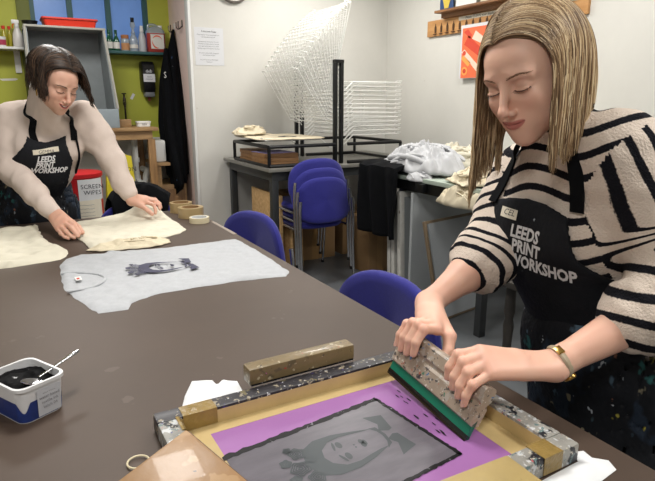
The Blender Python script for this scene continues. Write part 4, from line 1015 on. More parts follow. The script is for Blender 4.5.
# ================================================================ smooth-blended body volumes
def nrm(v): v = np.array(v, float); return v/np.linalg.norm(v)
class Field:
    def __init__(s, lo, hi, h):
        s.lo = np.array(lo, float); s.h = h; s.n = np.ceil((np.array(hi)-s.lo)/h).astype(int)+1
        s.f = np.full(tuple(s.n), 1.0, np.float32)
    def _sub(s, c, rad):
        a = np.clip(np.floor((np.array(c)-rad-s.lo)/s.h).astype(int), 0, s.n); b = np.clip(np.ceil((np.array(c)+rad-s.lo)/s.h).astype(int)+1, 0, s.n)
        if (b <= a).any(): return None, None
        g = np.meshgrid(*[s.lo[i]+s.h*np.arange(a[i], b[i]) for i in range(3)], indexing='ij')
        return tuple(slice(a[i], b[i]) for i in range(3)), np.stack(g, -1)
    def _mix(s, sl, d, k, op):
        f = s.f[sl]
        if op == 'add':
            if k > 0: h = np.maximum(k-np.abs(f-d), 0)/k; r = np.minimum(f, d)-h*h*k*.25
            else: r = np.minimum(f, d)
        else:
            if k > 0: h = np.maximum(k-np.abs(f+d), 0)/k; r = np.maximum(f, -d)+h*h*k*.25
            else: r = np.maximum(f, -d)
        s.f[sl] = r
    def cap(s, a, b, ra, rb=None, k=.01, op='add'):
        rb = ra if rb is None else rb; a = np.array(a, float); b = np.array(b, float)
        c = (a+b)/2; rad = np.abs(b-a)/2+max(ra, rb)+k+.012
        sl, P = s._sub(c, rad)
        if sl is None: return s
        ab = b-a; L2 = max(ab@ab, 1e-12); t = np.clip(((P-a)@ab)/L2, 0, 1)
        d = np.linalg.norm(P-a-t[..., None]*ab, axis=-1)-(ra+(rb-ra)*t)
        s._mix(sl, d, k, op); return s
    def chain(s, pts, rs, k=.006):
        for i in range(len(pts)-1): s.cap(pts[i], pts[i+1], rs[i], rs[i+1], k)
        return s
    def ell(s, c, r, k=.01, M=None, op='add', inf=0.):
        """ellipsoid; M columns = its axes"""
        r = np.array(r, float)+inf; c = np.array(c, float)
        rad = (np.abs(M)@r if M is not None else r)+k+.012
        sl, P = s._sub(c, rad)
        if sl is None: return s
        q = P-c
        if M is not None: q = q@M
        k0 = np.linalg.norm(q/r, axis=-1); k1 = np.linalg.norm(q/(r*r), axis=-1)+1e-9
        s._mix(sl, k0*(k0-1)/k1, k, op); return s
    def mesh(s):
        f = s.f; ins = f < 0; n = f.shape
        c = np.zeros((n[0]-1, n[1]-1, n[2]-1), np.int8)
        for i in (0, 1):
            for j in (0, 1):
                for k in (0, 1): c += ins[i:n[0]-1+i, j:n[1]-1+j, k:n[2]-1+k]
        cells = np.argwhere((c > 0) & (c < 8)); idx = -np.ones(c.shape, np.int64); idx[tuple(cells.T)] = np.arange(len(cells))
        acc = np.zeros((len(cells), 3)); cnt = np.zeros(len(cells))
        cor = [(i, j, k) for i in (0, 1) for j in (0, 1) for k in (0, 1)]
        for a in cor:
            for ax in range(3):
                if a[ax]: continue
                b = list(a); b[ax] = 1
                fa = f[tuple((cells+a).T)]; fb = f[tuple((cells+b).T)]
                m = (fa < 0) != (fb < 0)
                t = np.where(m, fa/np.where(m, fa-fb, 1), 0)
                p = np.array(a, float)[None, :].repeat(len(cells), 0); p[:, ax] += t
                acc[m] += p[m]; cnt[m] += 1
        vs = (cells+acc/cnt[:, None])*s.h+s.lo
        F = []
        for ax in range(3):
            u, v = (ax+1) % 3, (ax+2) % 3
            sl0 = [slice(1, -1)]*3; sl0[ax] = slice(0, -1); sl1 = list(sl0); sl1[ax] = slice(1, None)
            A = ins[tuple(sl0)]; B = ins[tuple(sl1)]
            e = np.argwhere(A != B)
            if not len(e): continue
            fl = A[tuple(e.T)]
            e = e+1; e[:, ax] -= 1
            q = []
            for du, dv in ((0, 0), (-1, 0), (-1, -1), (0, -1)):
                w_ = e.copy(); w_[:, u] += du; w_[:, v] += dv; q.append(idx[tuple(w_.T)])
            q = np.stack(q, 1); q[~fl] = q[~fl][:, ::-1]
            F.append(q)
        return vs, np.concatenate(F)
def mk(name, vs, fs, m, parent=None, cols=None, corner=None, off=(0, 0, 0)):
    me = bpy.data.meshes.new(name); vs = np.asarray(vs, np.float32)-np.array(off, np.float32)
    fs = np.asarray(fs)
    me.vertices.add(len(vs)); me.vertices.foreach_set('co', vs.ravel())
    k = fs.shape[1]
    me.loops.add(fs.size); me.loops.foreach_set('vertex_index', fs.astype(np.int32).ravel())
    me.polygons.add(len(fs)); me.polygons.foreach_set('loop_start', np.arange(0, fs.size, k, dtype=np.int32)); me.polygons.foreach_set('loop_total', np.full(len(fs), k, np.int32))
    me.update(calc_edges=True); me.validate(); me.shade_smooth(); me.materials.append(m)
    if cols is not None:
        a = me.attributes.new('tone', 'FLOAT_COLOR', 'POINT'); a.data.foreach_set('color', np.concatenate([cols, np.ones((len(cols), 1))], 1).astype(np.float32).ravel())
    if corner is not None:
        a = me.attributes.new('course', 'FLOAT', 'CORNER'); a.data.foreach_set('value', corner.astype(np.float32).ravel())
    o = bpy.data.objects.new(name, me); COL.objects.link(o)
    if parent is not None: o.parent = parent
    return o
def joinm(parts):
    V_, F_, C_ = [], [], []; o = 0
    for p in parts:
        V_.append(p[0]); F_.append(p[1]+o); o += len(p[0]); C_.append(p[2])
    return np.concatenate(V_), np.concatenate(F_), np.concatenate(C_)
def wob(P, amp, sc, seed):
    """sum of warped sines: cloth folds"""
    r = np.random.RandomState(seed); o = np.zeros(len(P))
    for i in range(5):
        k = r.normal(size=3); k = k/np.linalg.norm(k)*sc*(.7+.35*i); k2 = r.normal(size=3)*sc*.5
        o += np.sin(P@k + 1.3*np.sin(P@k2+i)+r.rand()*6)/(1+.5*i)
    return o*amp
def vnormals(vs, fs):
    n = np.zeros_like(vs); a = vs[fs[:, 0]]; nn = np.cross(vs[fs[:, 2]]-a, vs[fs[:, 3]]-vs[fs[:, 1]])
    for i in range(4): np.add.at(n, fs[:, i], nn)
    return n/(np.linalg.norm(n, axis=1, keepdims=True)+1e-12)
def lap(vs, fs, it=1, lam=.5):
    for _ in range(it):
        s_ = np.zeros_like(vs); c = np.zeros(len(vs))
        for i in range(4):
            for j in (1, 3): np.add.at(s_, fs[:, i], vs[fs[:, (i+j) % 4]]); np.add.at(c, fs[:, i], 1)
        vs = vs+(s_/c[:, None]-vs)*lam
    return vs

def tone_mat(name, rough, sub=0, bump=0, bscale=200, coat=0., aniso=False, spec=.5):
    m = mat(name, (200, 150, 120), rough, sub=sub, bump=bump, bscale=bscale, coat=coat, spec=spec)
    N = m.node_tree.nodes; a = N.new('ShaderNodeAttribute'); a.attribute_name = 'tone'
    m.node_tree.links.new(a.outputs['Color'], N['Principled BSDF'].inputs['Base Color']); return m
SKIN = tone_mat('skin', .48, sub=.12, bump=.04, bscale=500)
HAIRM = tone_mat('hair', .42, spec=.35)

# ---------------------------------------------------------------- head in its own frame (x: her left, y: forward, z: up)
def head_mesh(M, c, step, base, lips, smile=False, narrow=1., neck_to=None):
    F = Field((-.095, -.13, -.20), (.095, .135, .13), step)
    n_ = narrow
    F.ell((0, -.016, .030), (.072, .094, .083), k=0)
    F.ell((0, .034, -.022), (.058*n_, .055, .078), k=.03)
    F.ell((0, .040, .034), (.051, .040, .040), k=.03)
    for s_ in (-1, 1):
        F.cap((s_*.046, .006, -.050), (s_*.012, .064, -.092), .018, .015, k=.035)
        F.ell((s_*.031, .048, -.052), (.026, .028, .030), k=.03)
        F.ell((s_*.036, .066, -.028), (.020, .018, .018), k=.022)
        F.ell((s_*.0745, -.008, -.008), (.008, .018, .031), k=.008, M=np.array([[1, 0, 0], [0, .97, .25], [0, -.25, .97]]))
        F.cap((s_*.018, .083, .017), (s_*.044, .072, .015), .0055, .0045, k=.02)
        F.ell((s_*.0315, .093, -.001), (.0160, .0105, .0115), k=.016, op='sub')
    F.ell((0, .080, -.100), (.017, .013, .013), k=.022)
    F.ell((0, .078, -.066), (.030, .018, .024), k=.020)
    for s_ in (-1, 1):
        F.ell((s_*.0315, .0735, -.003), (.0150, .0125, .0125), k=.004)
        # upper lid edge standing over the lower one
        F.chain([(s_*.0315+dx, .0855-5.5*dx*dx*1.8-(.0006 if abs(dx) > .01 else 0), -.0075+9*dx*dx) for dx in (-.014, -.007, 0, .007, .014)], [.0016, .0021, .0022, .0021, .0016], k=.003)
    F.cap((0, .085, .010), (0, .109, -.033), .0068, .0082, k=.011)
    F.ell((0, .1110, -.0375), (.0098, .0095, .0088), k=.007)
    for s_ in (-1, 1):
        F.ell((s_*.0105, .1005, -.0425), (.0066, .0085, .0062), k=.005)
        F.ell((s_*.0052, .1040, -.0492), (.0030, .0045, .0035), k=.002, op='sub')
    F.cap((0, .096, -.050), (0, .0955, -.057), .0042, .0045, k=.004)
    if smile:
        for s_ in (-1, 1):
            F.chain([(0, .0985, -.0600), (s_*.012, .0960, -.0595), (s_*.026, .0850, -.0545)], [.0040, .0042, .0026], k=.004)
            F.chain([(0, .0965, -.0755), (s_*.012, .0940, -.0735), (s_*.026, .0850, -.0570)], [.0046, .0046, .0026], k=.004)
            F.cap((s_*.030, .084, -.038), (s_*.036, .078, -.056), .0025, .003, k=.012)
        F.chain([(-.022, .0900, -.0580), (-.010, .0990, -.0660), (.010, .0990, -.0660), (.022, .0900, -.0580)], [.0012, .0052, .0052, .0012], k=.0) if 0 else None
        for (a, b, r1, r2) in (((-.023, .092, -.0575), (-.008, .100, -.0665), .0012, .0045), ((-.008, .100, -.0665), (.008, .100, -.0665), .0045, .0045), ((.008, .100, -.0665), (.023, .092, -.0575), .0045, .0012)):
            F.cap(a, b, r1, r2, k=.0015, op='sub')
    else:
        for s_ in (-1, 1):
            F.chain([(0, .0958, -.0612), (s_*.006, .0958, -.0604), (s_*.014, .0918, -.0612), (s_*.0235, .0850, -.0620)], [.0032, .0036, .0030, .0018], k=.005)
            F.chain([(0, .0950, -.0705), (s_*.011, .0928, -.0692), (s_*.0215, .0862, -.0640)], [.0046, .0042, .0020], k=.005)
            F.cap((0, .1000, -.0660), (s_*.012, .0970, -.0652), .0009, .0009, k=.002, op='sub'); F.cap((s_*.012, .0970, -.0652), (s_*.026, .0880, -.0615), .0009, .0009, k=.002, op='sub')
    F.cap((0, -.028, -.05), (0, -.036, -.115), .050, .048, k=.03)
    vs, fs = F.mesh(); vs = lap(vs, fs, 1, .35)
    # skin tones: the things' own colouring
    cols = np.tile(np.array(lin(base)), (len(vs), 1)); x, y, z = vs.T
    def blend(mask, c, amt=1.): nonlocal cols; m_ = np.clip(mask, 0, 1)[:, None]*amt; cols = cols*(1-m_)+np.array(lin(c))*m_
    front = np.clip((y-.05)/.02, 0, 1)
    for s_ in (-1, 1):
        blend(np.exp(-(((x-s_*.040)/.017)**2+((z+.034)/.016)**2))*front, (214, 136, 118), .26)
        blend(np.exp(-(((x-s_*.0315)/.017)**2+((z-.003)/.010)**2))*front, (164, 116, 98), .30)
    blend(np.exp(-((x/.012)**2+((z+.036)/.012)**2))*np.clip((y-.095)/.01, 0, 1), (210, 132, 112), .25)
    zl = -.0655+(.012*(x/.026)**2*.9 if smile else .0042*(x/.024)**2)
    up_h = .0085 if not smile else .0085; lo_h = .0105
    hw = .027 if smile else .0255
    dz = z-zl
    lipm = (np.abs(x) < hw)*(y > .078)
    taper = np.sqrt(np.clip(1-(x/hw)**2, 0, 1))
    mm = lipm*np.clip((np.where(dz > 0, up_h, lo_h)*taper-np.abs(dz))/.0018, 0, 1)
    blend(mm, lips, .9)
    if smile:
        in_ = (np.abs(x) < .021)*np.clip((.0042*taper-np.abs(dz+.0003))/.0012, 0, 1)*(y > .08); blend(in_, (70, 28, 26), 1)
    else:
        blend(lipm*np.clip((.0010-np.abs(dz))/.0008, 0, 1), (122, 62, 58), .8)
    return vs, fs, cols
def place(vs, M, c): return vs@M.T+np.array(c)
def on_face(bvh, pts, off=.0006):
    out = []
    for (x, z) in pts:
        h = bvh.ray_cast(V((x, .2, z)), V((0, -1, 0)))
        out.append((h[0]+h[1]*off) if h[0] is not None else V((x, .08, z)))
    return out
def brush(strokes, r, M, c):
    """fine hair strokes given as local point lists"""
    mb = MB()
    for st in strokes:
        k = len(st); pts = [V(place(np.array([tuple(p)]), M, c)[0]) for p in st]
        mb.tube(pts, [r*(1-.7*i/(k-1)) for i in range(k)], 4)
    return mb
def brows_lashes(vs, fs, M, c, person, off, m, dens=26, thick=.00055, smile=False):
    b = BVHTree.FromPolygons([tuple(v) for v in vs], [tuple(int(i) for i in f) for f in fs])
    rs = random.Random(4)
    for s_, nm in ((-1, 'eyebrow'), (1, 'eyebrow')):
        st = []
        for i in range(dens):
            t = i/(dens-1); x = .012+.036*t; z0 = .0165+.0065*math.sin(t*2.3)-.003*t
            for _ in range(2):
                zz = z0+rs.uniform(-.002, .002)*(1-.6*t); st.append(on_face(b, [(s_*x, zz), (s_*(x+.003), zz+.0012*(1-t)), (s_*(x+.006), zz+.0012-.002*t)]))
        o = brush(st, thick, M, c).build(nm, m, None, smooth=True, fix=False); fixp(o, person, off)
    for s_ in (-1, 1):
        st = []
        for i in range(15):
            t = i/14; dx = -.0145+.029*t; z0 = -.0085+9*dx*dx
            p0 = on_face(b, [(s_*.0315+dx, z0)])[0]
            p1 = p0+V((dx*.10, .0028, -.0016)); p2 = p1+V((dx*.12, .0022, -.0004)); st.append([p0, p1, p2])
        ln_ = on_face(b, [(s_*.0315+dx, -.0085+9*dx*dx) for dx in np.linspace(-.0145, .0145, 11)], .0003)
        mb = brush(st, .0004, M, c); mb.tube([V(place(np.array([tuple(p)]), M, c)[0]) for p in ln_], .0007, 5)
        o = mb.build('eyelashes', mat('dark_lashes', (34, 26, 22), .6), None, fix=False); fixp(o, person, off)
def fixp(o, person, off):
    for v in o.data.vertices: v.co -= V(off)
    o.parent = person; return o

# ---------------------------------------------------------------- hair: strands that fall over the head and shoulders
def grow(starts, dirs, lens, coll, seg=22, grav=(0, 0, -1), stiff=.72, seed=1, g0=None, t0=.35):
    """starts,dirs: N x 3 (world); coll(P)->(distance, gradient); returns N x seg x 3"""
    r = np.random.RandomState(seed); P = starts.copy(); D = dirs/np.linalg.norm(dirs, axis=1, keepdims=True); out = [P.copy()]; st = (lens/(seg-1))[:, None]
    g = np.array(grav, float); ph = r.rand(len(P))*6; 
    for i in range(seg-1):
        gg = g[None] if g0 is None else g0*np.clip(1-i/(seg-1)/t0, 0, 1)[..., None]+g[None]*np.clip(i/(seg-1)/t0, 0, 1)[..., None]
        D = D*stiff+gg*(1-stiff); D /= np.linalg.norm(D, axis=1, keepdims=True)
        Q = P+D*st
        for _ in range(3):
            d, G = coll(Q); push = np.maximum(-d, 0); Q = Q+G*push[:, None]
        D = (Q-P); D /= np.linalg.norm(D, axis=1, keepdims=True)+1e-9
        P = P+D*st
        d, G = coll(P); P = P+G*np.maximum(-d, 0)[:, None]
        out.append(P.copy())
    return np.stack(out, 1)
def strand_mesh(S_, rad, cols, flat=.5, prof=None):
    """S_ N x K x 3 -> closed-ish 4 sided tubes"""
    N, K, _ = S_.shape; T_ = np.gradient(S_, axis=1); T_ /= np.linalg.norm(T_, axis=2, keepdims=True)+1e-9
    ref = np.array([.31, .22, .92]); X = np.cross(T_, ref); X /= np.linalg.norm(X, axis=2, keepdims=True)+1e-9; Y = np.cross(T_, X)
    t = np.linspace(0, 1, K); w_ = (prof(t) if prof else np.clip(1.15-t**3, .15, 1))[None, :, None]*np.asarray(rad).reshape(-1, 1, 1)
    ring = [S_+(X*math.cos(a)+Y*math.sin(a))*w_ for a in (0, PI/2, PI, 1.5*PI)]
    vs = np.stack(ring, 2).reshape(-1, 3)
    b = (np.arange(N)[:, None, None]*K+np.arange(K-1)[None, :, None])*4; j = np.arange(4)[None, None, :]
    f = np.stack([b+j, b+(j+1) % 4, b+4+(j+1) % 4, b+4+j], -1).reshape(-1, 4)
    c = np.repeat(cols, K*4, axis=0); return vs, f, c
def head_coll(M, c, ells, caps):
    """ells: (centre, radii) in head frame; caps: (a, b, r) world"""
    def fn(P):
        bd = np.full(len(P), 9.); bg = np.zeros_like(P); q = (P-np.array(c))@M
        for (e, r) in ells:
            r = np.array(r); w_ = q-np.array(e); k0 = np.linalg.norm(w_/r, axis=1)+1e-9; k1 = np.linalg.norm(w_/(r*r), axis=1)+1e-9
            d = k0*(k0-1)/k1; G = w_/(r*r); G /= np.linalg.norm(G, axis=1, keepdims=True)+1e-9; m_ = d < bd; bd = np.where(m_, d, bd); bg = np.where(m_[:, None], G@M.T, bg)
        for (a, b, rr) in caps:
            a = np.array(a); b = np.array(b); ab = b-a; t = np.clip(((P-a)@ab)/(ab@ab), 0, 1); w_ = P-a-t[:, None]*ab; l = np.linalg.norm(w_, axis=1)+1e-9
            d = l-rr; m_ = d < bd; bd = np.where(m_, d, bd); bg = np.where(m_[:, None], w_/l[:, None], bg)
        return bd, bg
    return fn

# ---------------------------------------------------------------- hands
def hand(F, wrist, wside, mcps, fingers, thumb, fr=.0082, k=.006):
    """wrist point, sideways unit (towards index), knuckles, finger point lists, thumb list"""
    w_ = np.array(wrist); sdv = np.array(wside)
    for i, mc in enumerate(mcps):
        a = w_+sdv*(.016-.0107*i); F.cap(a, mc, .0165, .0112, k=.014)
    for i in range(3): F.cap((np.array(mcps[i])+w_)/2, (np.array(mcps[i+1])+w_)/2, .013, .013, k=.012)
    for i, fg in enumerate(fingers):
        sc_ = (1, 1.03, 1, .86)[i]
        pts = [mcps[i]]+list(fg); rs = [fr*1.16*sc_, fr*1.06*sc_, fr*.98*sc_, fr*.84*sc_]
        F2 = pts; 
        for j in range(len(pts)-1): F.cap(pts[j], pts[j+1], rs[j], rs[j+1], k=.0035)
        F.ell(pts[1], (fr*1.1*sc_,)*3, k=.004)
    F.cap(w_+sdv*.012, thumb[0], .017, .0125, k=.014)
    for j in range(len(thumb)-1): F.cap(thumb[j], thumb[j+1], [.0122, .0105, .0095][j], [.0105, .0095, .0080][j], k=.004)
def skin_cols(vs, base, spots=()):
    c = np.tile(np.array(lin(base)), (len(vs), 1))
    m_ = (.5+.5*np.sin(vs@np.array([61., 43, 52])+2*np.sin(vs@np.array([23., 31, 17]))))[:, None]*.10
    c = c*(1-m_)+np.array(lin((206, 132, 112)))*m_
    for p, r in spots:
        w_ = np.exp(-np.sum((vs-np.array(p))**2, 1)/(r*r))[:, None]*.35; c = c*(1-w_)+np.array(lin((208, 120, 100)))*w_
    return c
def nails(mb, tips, dips, normals, r=.0052):
    for tp, dp, nn in zip(tips, dips, normals):
        d = nrm(np.array(tp)-np.array(dp)); n_ = nrm(nn-d*(np.array(nn)@d)); s_ = np.cross(d, n_)
        c = np.array(tp)+n_*.0062-d*.001; vs = []
        for a in np.linspace(0, 2*PI, 13)[:-1]:
            x, y = math.cos(a), math.sin(a); vs.append(c+d*y*r*1.15+s_*x*r*.9-n_*(x*x)*.0018)
        for a in np.linspace(0, 2*PI, 13)[:-1]:
            x, y = math.cos(a), math.sin(a); vs.append(c+d*y*r*1.15+s_*x*r*.9-n_*(x*x)*.0018-n_*.0015)
        mb.add(vs, [tuple(range(12))]+[(i, (i+1) % 12, 12+(i+1) % 12, 12+i) for i in range(12)])
NAIL = mat('finger_nail', (214, 168, 154), .28)

KNIT = mat('striped_rib_knit', (206, 190, 176), .95, bump=.55, bscale=230, spec=.15)
def setup_knit():
    m = KNIT; N = m.node_tree.nodes; L = m.node_tree.links
    a = N.new('ShaderNodeAttribute'); a.attribute_name = 'course'
    tc = N.new('ShaderNodeTexCoord'); n = N.new('ShaderNodeTexNoise'); n.inputs['Scale'].default_value = 260; L.new(tc.outputs['Object'], n.inputs['Vector'])
    ad = N.new('ShaderNodeMath'); ad.operation = 'MULTIPLY_ADD'; L.new(n.outputs[0], ad.inputs[0]); ad.inputs[1].default_value = .10; L.new(a.outputs['Fac'], ad.inputs[2])
    fr = N.new('ShaderNodeMath'); fr.operation = 'FRACT'; L.new(ad.outputs[0], fr.inputs[0])
    r = N.new('ShaderNodeValToRGB'); r.color_ramp.interpolation = 'LINEAR'; e = r.color_ramp.elements
    e[0].position = .0; e[0].color = (*lin((222, 207, 194)), 1); e[1].position = .60; e[1].color = (*lin((222, 207, 194)), 1)
    for p, c in ((.635, (24, 24, 30)), (.955, (24, 24, 30)), (.99, (222, 207, 194))): q = e.new(p); q.color = (*lin(c), 1)
    L.new(fr.outputs[0], r.inputs[0]); L.new(r.outputs[0], N['Principled BSDF'].inputs['Base Color'])
setup_knit()
APSP = [((150, 160, 170), 60, .745), ((60, 110, 140), 42, .735), ((196, 180, 70), 70, .775), ((190, 60, 110), 66, .78)]
APRON = mat('paint_flecked_black_apron', (19, 21, 27), .75, var=.3, vscale=16, spec=.25, bump=.25, bscale=120, spots=[((150, 160, 168), 55, .72), ((196, 60, 120), 48, .74)])
APRONS = mat('paint_splashed_apron_skirt', (20, 22, 28), .7, var=.35, vscale=12, spec=.25, bump=.3, bscale=90, spots=[((32, 42, 56), 9, .53), ((72, 92, 108), 19, .63), ((134, 126, 104), 26, .65), ((40, 88, 88), 23, .66), ((170, 160, 70), 28, .69), ((130, 86, 68), 40, .68), ((170, 176, 184), 55, .68)], stretch=(1, 1, .7))
BLUETXT = mat('apron_lettering', (214, 214, 216), .7)
def drape_text(s_, size, c, right, up, bvh, person, off, name='lettering', m=None, **k):
    """lettering laid onto a cloth surface by casting it along the cloth's outward direction"""
    right = V(right).normalized(); up = V(up); up = (up-right*up.dot(right)).normalized(); nn = right.cross(up)
    vs, fs = text_mesh(s_, size, **k)
    me = bpy.data.meshes.new('t'); me.from_pydata([(x, y, 0) for x, y in vs], [], fs)
    bm = bmesh.new(); bm.from_mesh(me); bpy.data.meshes.remove(me)
    bmesh.ops.triangulate(bm, faces=bm.faces)
    for _ in range(3):
        es = [e for e in bm.edges if e.calc_length() > size*.22]
        if not es: break
        bmesh.ops.subdivide_edges(bm, edges=es, cuts=1); bmesh.ops.triangulate(bm, faces=bm.faces)
    bm.verts.index_update(); out = []
    for v in bm.verts:
        p = V(c)+right*v.co.x+up*v.co.y
        h = bvh.ray_cast(p+nn*.12, -nn)
        q = h[0] if h[0] is not None else p
        out.append(q+nn*.0016)
    mb = MB().add(out, [[v.index for v in f.verts] for f in bm.faces]); bm.free()
    o = mb.build(name, m or BLUETXT, None, smooth=False, fix=False); return fixp(o, person, off)
def bvh_of(vs, fs): return BVHTree.FromPolygons([tuple(v) for v in vs], [tuple(int(i) for i in f) for f in fs])
# ================================================================ the printer (right): striped jumper, black apron
RO = (1.08, .76, 0)
def Q(l, a, u): return np.array(sb+sd*l+sn*a+su*u)
def HR(yaw, pitch, roll):
    Fh = np.array([math.cos(yaw), math.sin(yaw), 0]); z = np.array([0, 0, 1.])
    F = Fh*math.cos(pitch)-z*math.sin(pitch); U = z*math.cos(pitch)+Fh*math.sin(pitch); L = np.cross(U, F) if 0 else np.cross(F, U)*-1
    L2 = L*math.cos(roll)+U*math.sin(roll); U2 = U*math.cos(roll)-L*math.sin(roll)
    return np.stack([L2, F, U2], 1)
HM = HR(3.254, .429, .137); HC = np.array((.870, .759, 1.457))
SKB = (226, 180, 158)
hv, hf, hc_ = head_mesh(HM, HC, .0016, SKB, (176, 96, 90))
NB = np.array((1.0, .79, 1.31)); LS, RS = np.array((.993, .64, 1.30)), np.array((1.045, .92, 1.215))
LE, RE = np.array((1.02, .515, 1.064)), np.array((.905, .875, 1.06))
LW_, RW_ = np.array((.775, .585, .952)), np.array((.722, .850, .992))
parts = [(place(hv, HM, HC), hf, hc_)]
# neck and torso core
F = Field((.85, .5, .8), (1.25, 1.02, 1.44), .007)
F.cap(HC+HM@np.array((0, -.03, -.07)), NB, .048, .050, k=.01); F.cap(LS, RS, .035, .035, k=.03); F.cap(NB, (1.10, .74, .9), .05, .08, k=.04)
v, f = F.mesh(); parts.append((v, f, skin_cols(v, SKB)))
# near (left) arm and hand
F = Field((.55, .42, .86), (1.13, .72, 1.18), .0021)
F.cap(LE, LE*.6+LW_*.4, .041, .039, k=.01); F.cap(LE*.6+LW_*.4, LW_+(LE-LW_)*.06, .039, .0235, k=.01); F.cap(LW_+(LE-LW_)*.1, LW_, .0235, .021, k=.012)
side = nrm(np.array(sd))
mc = [Q(-.058, .000, .138), Q(-.073, .003, .136), Q(-.088, .004, .128), Q(-.102, .003, .118)]
fg = [[Q(-.044, .027, .117), Q(-.042, .030, .092), Q(-.042, .0225, .074)], [Q(-.063, .029, .112), Q(-.061, .031, .084), Q(-.061, .0225, .066)],
      [Q(-.081, .029, .103), Q(-.079, .030, .077), Q(-.079, .0225, .060)], [Q(-.098, .027, .090), Q(-.096, .027, .069), Q(-.096, .0215, .055)]]
hand(F, LW_, side, mc, fg, [Q(-.088, -.036, .130), Q(-.058, -.038, .112), Q(-.034, -.026, .088)])
v, f = F.mesh(); v = lap(v, f, 1, .3); parts.append((v, f, skin_cols(v, SKB, [(p, .011) for p in mc]+[(x[0], .009) for x in fg])))
# far (right) arm and hand
F = Field((.55, .70, .88), (.99, .98, 1.14), .0022)
F.cap(RE, RE*.6+RW_*.4, .041, .038, k=.01); F.cap(RE*.6+RW_*.4, RW_+(RE-RW_)*.08, .038, .0235, k=.01); F.cap(RW_+(RE-RW_)*.1, RW_, .0235, .021, k=.012)
mr = [Q(.062, -.012, .124), Q(.078, -.010, .127), Q(.094, -.010, .124), Q(.108, -.012, .116)]
fr_ = [[Q(.056, .024, .118), Q(.055, .029, .090), Q(.055, .0225, .068)], [Q(.073, .026, .119), Q(.072, .030, .086), Q(.072, .0225, .062)],
       [Q(.090, .025, .116), Q(.090, .029, .084), Q(.090, .0225, .061)], [Q(.107, .022, .107), Q(.107, .026, .082), Q(.107, .0215, .063)]]
hand(F, RW_, -side, mr, fr_, [Q(.050, -.038, .122), Q(.036, -.036, .098), Q(.030, -.026, .074)])
v, f = F.mesh(); v = lap(v, f, 1, .3); parts.append((v, f, skin_cols(v, SKB, [(p, .011) for p in mr]+[(x[0], .009) for x in fr_])))
# legs core
F = Field((.9, .5, .02), (1.28, 1.05, .95), .012)
for s_ in (-1, 1): F.cap((1.11, .73+s_*.07, .88), (1.115, .735+s_*.09, .48), .06, .048, k=.03); F.cap((1.115, .735+s_*.09, .48), (1.135, .75+s_*.10, .08), .045, .035, k=.02)
v, f = F.mesh(); parts.append((v, f, skin_cols(v, SKB)))
va, fa, ca = joinm(parts)
RWP = mk('person', va, fa, SKIN, cols=ca, off=RO); RWP.location = RO
tag(RWP, 'woman with long blonde hair in a striped jumper and black apron pulling a squeegee', 'person')
BROWM = mat('brow_hair_fair', (140, 106, 82), .7)
brows_lashes(hv, hf, HM, HC, RWP, RO, BROWM, thick=.0004)
for x in fg+fr_:
    nm = MB(); nails(nm, [x[2]], [x[1]], [np.array(sn)]); fixp(nm.build('finger_nail', NAIL, fix=False), RWP, RO)

# ---- jumper
def torso_field(F, inf, skirt=False):
    A = np.array([[.97, .0, .24], [0, 1, 0], [-.24, 0, .97]])
    F.ell((1.058, .772, 1.17), (.108, .150, .19), k=0, inf=inf, M=A)
    F.ell((1.108, .722, .98), (.106, .120, .17), k=.10, inf=inf)
    F.ell((1.122, .706, .86), (.112, .130, .13), k=.08, inf=inf)
    for y in (.70, .832): F.ell((.985, y, 1.145), (.055, .062, .065), k=.05, inf=inf)
    F.cap((.995, .66, 1.305), (1.045, .90, 1.225), .055+inf, .055+inf, k=.08)
step = .0052
F = Field((.78, .38, .80), (1.26, 1.08, 1.44), step)
torso_field(F, .012)
F.cap(NB+np.array((.0, 0, -.05)), NB*.30+(HC+HM@np.array((0, -.034, -.10)))*.70, .076, .064, k=.03)
F.cap(LS, LS*.5+LE*.5+np.array((.03, -.01, 0)), .078, .082, k=.05); F.cap(LS*.5+LE*.5+np.array((.03, -.01, 0)), LE+np.array((.0, 0, .02)), .082, .074, k=.03)
ld = nrm(LW_-LE); cl = LE+ld*.095
F.cap(LE+np.array((.0, 0, .02)), cl, .080, .066, k=.03)
F.cap(RS, RS*.5+RE*.5+np.array((.02, .01, 0)), .070, .070, k=.05); F.cap(RS*.5+RE*.5+np.array((.02, .01, 0)), RE, .072, .072, k=.03)
rd = nrm(RW_-RE); cr = RE+rd*.035
F.cap(RE, cr, .072, .060, k=.02)
# rolled cuffs
def ringpts(c, d, r, n=14):
    a = nrm(np.cross(d, (0, 0, 1))); b = np.cross(d, a); return [c+a*r*math.cos(t)+b*r*math.sin(t) for t in np.linspace(0, 2*PI, n+1)[:-1]]
for c, d, r in ((cl, ld, .056), (cr, rd, .054)):
    p = ringpts(c, d, r)
    for i in range(len(p)): F.cap(p[i], p[(i+1) % len(p)], .0155, .0155, k=.008)
v, f = F.mesh()
n_ = vnormals(v, f)
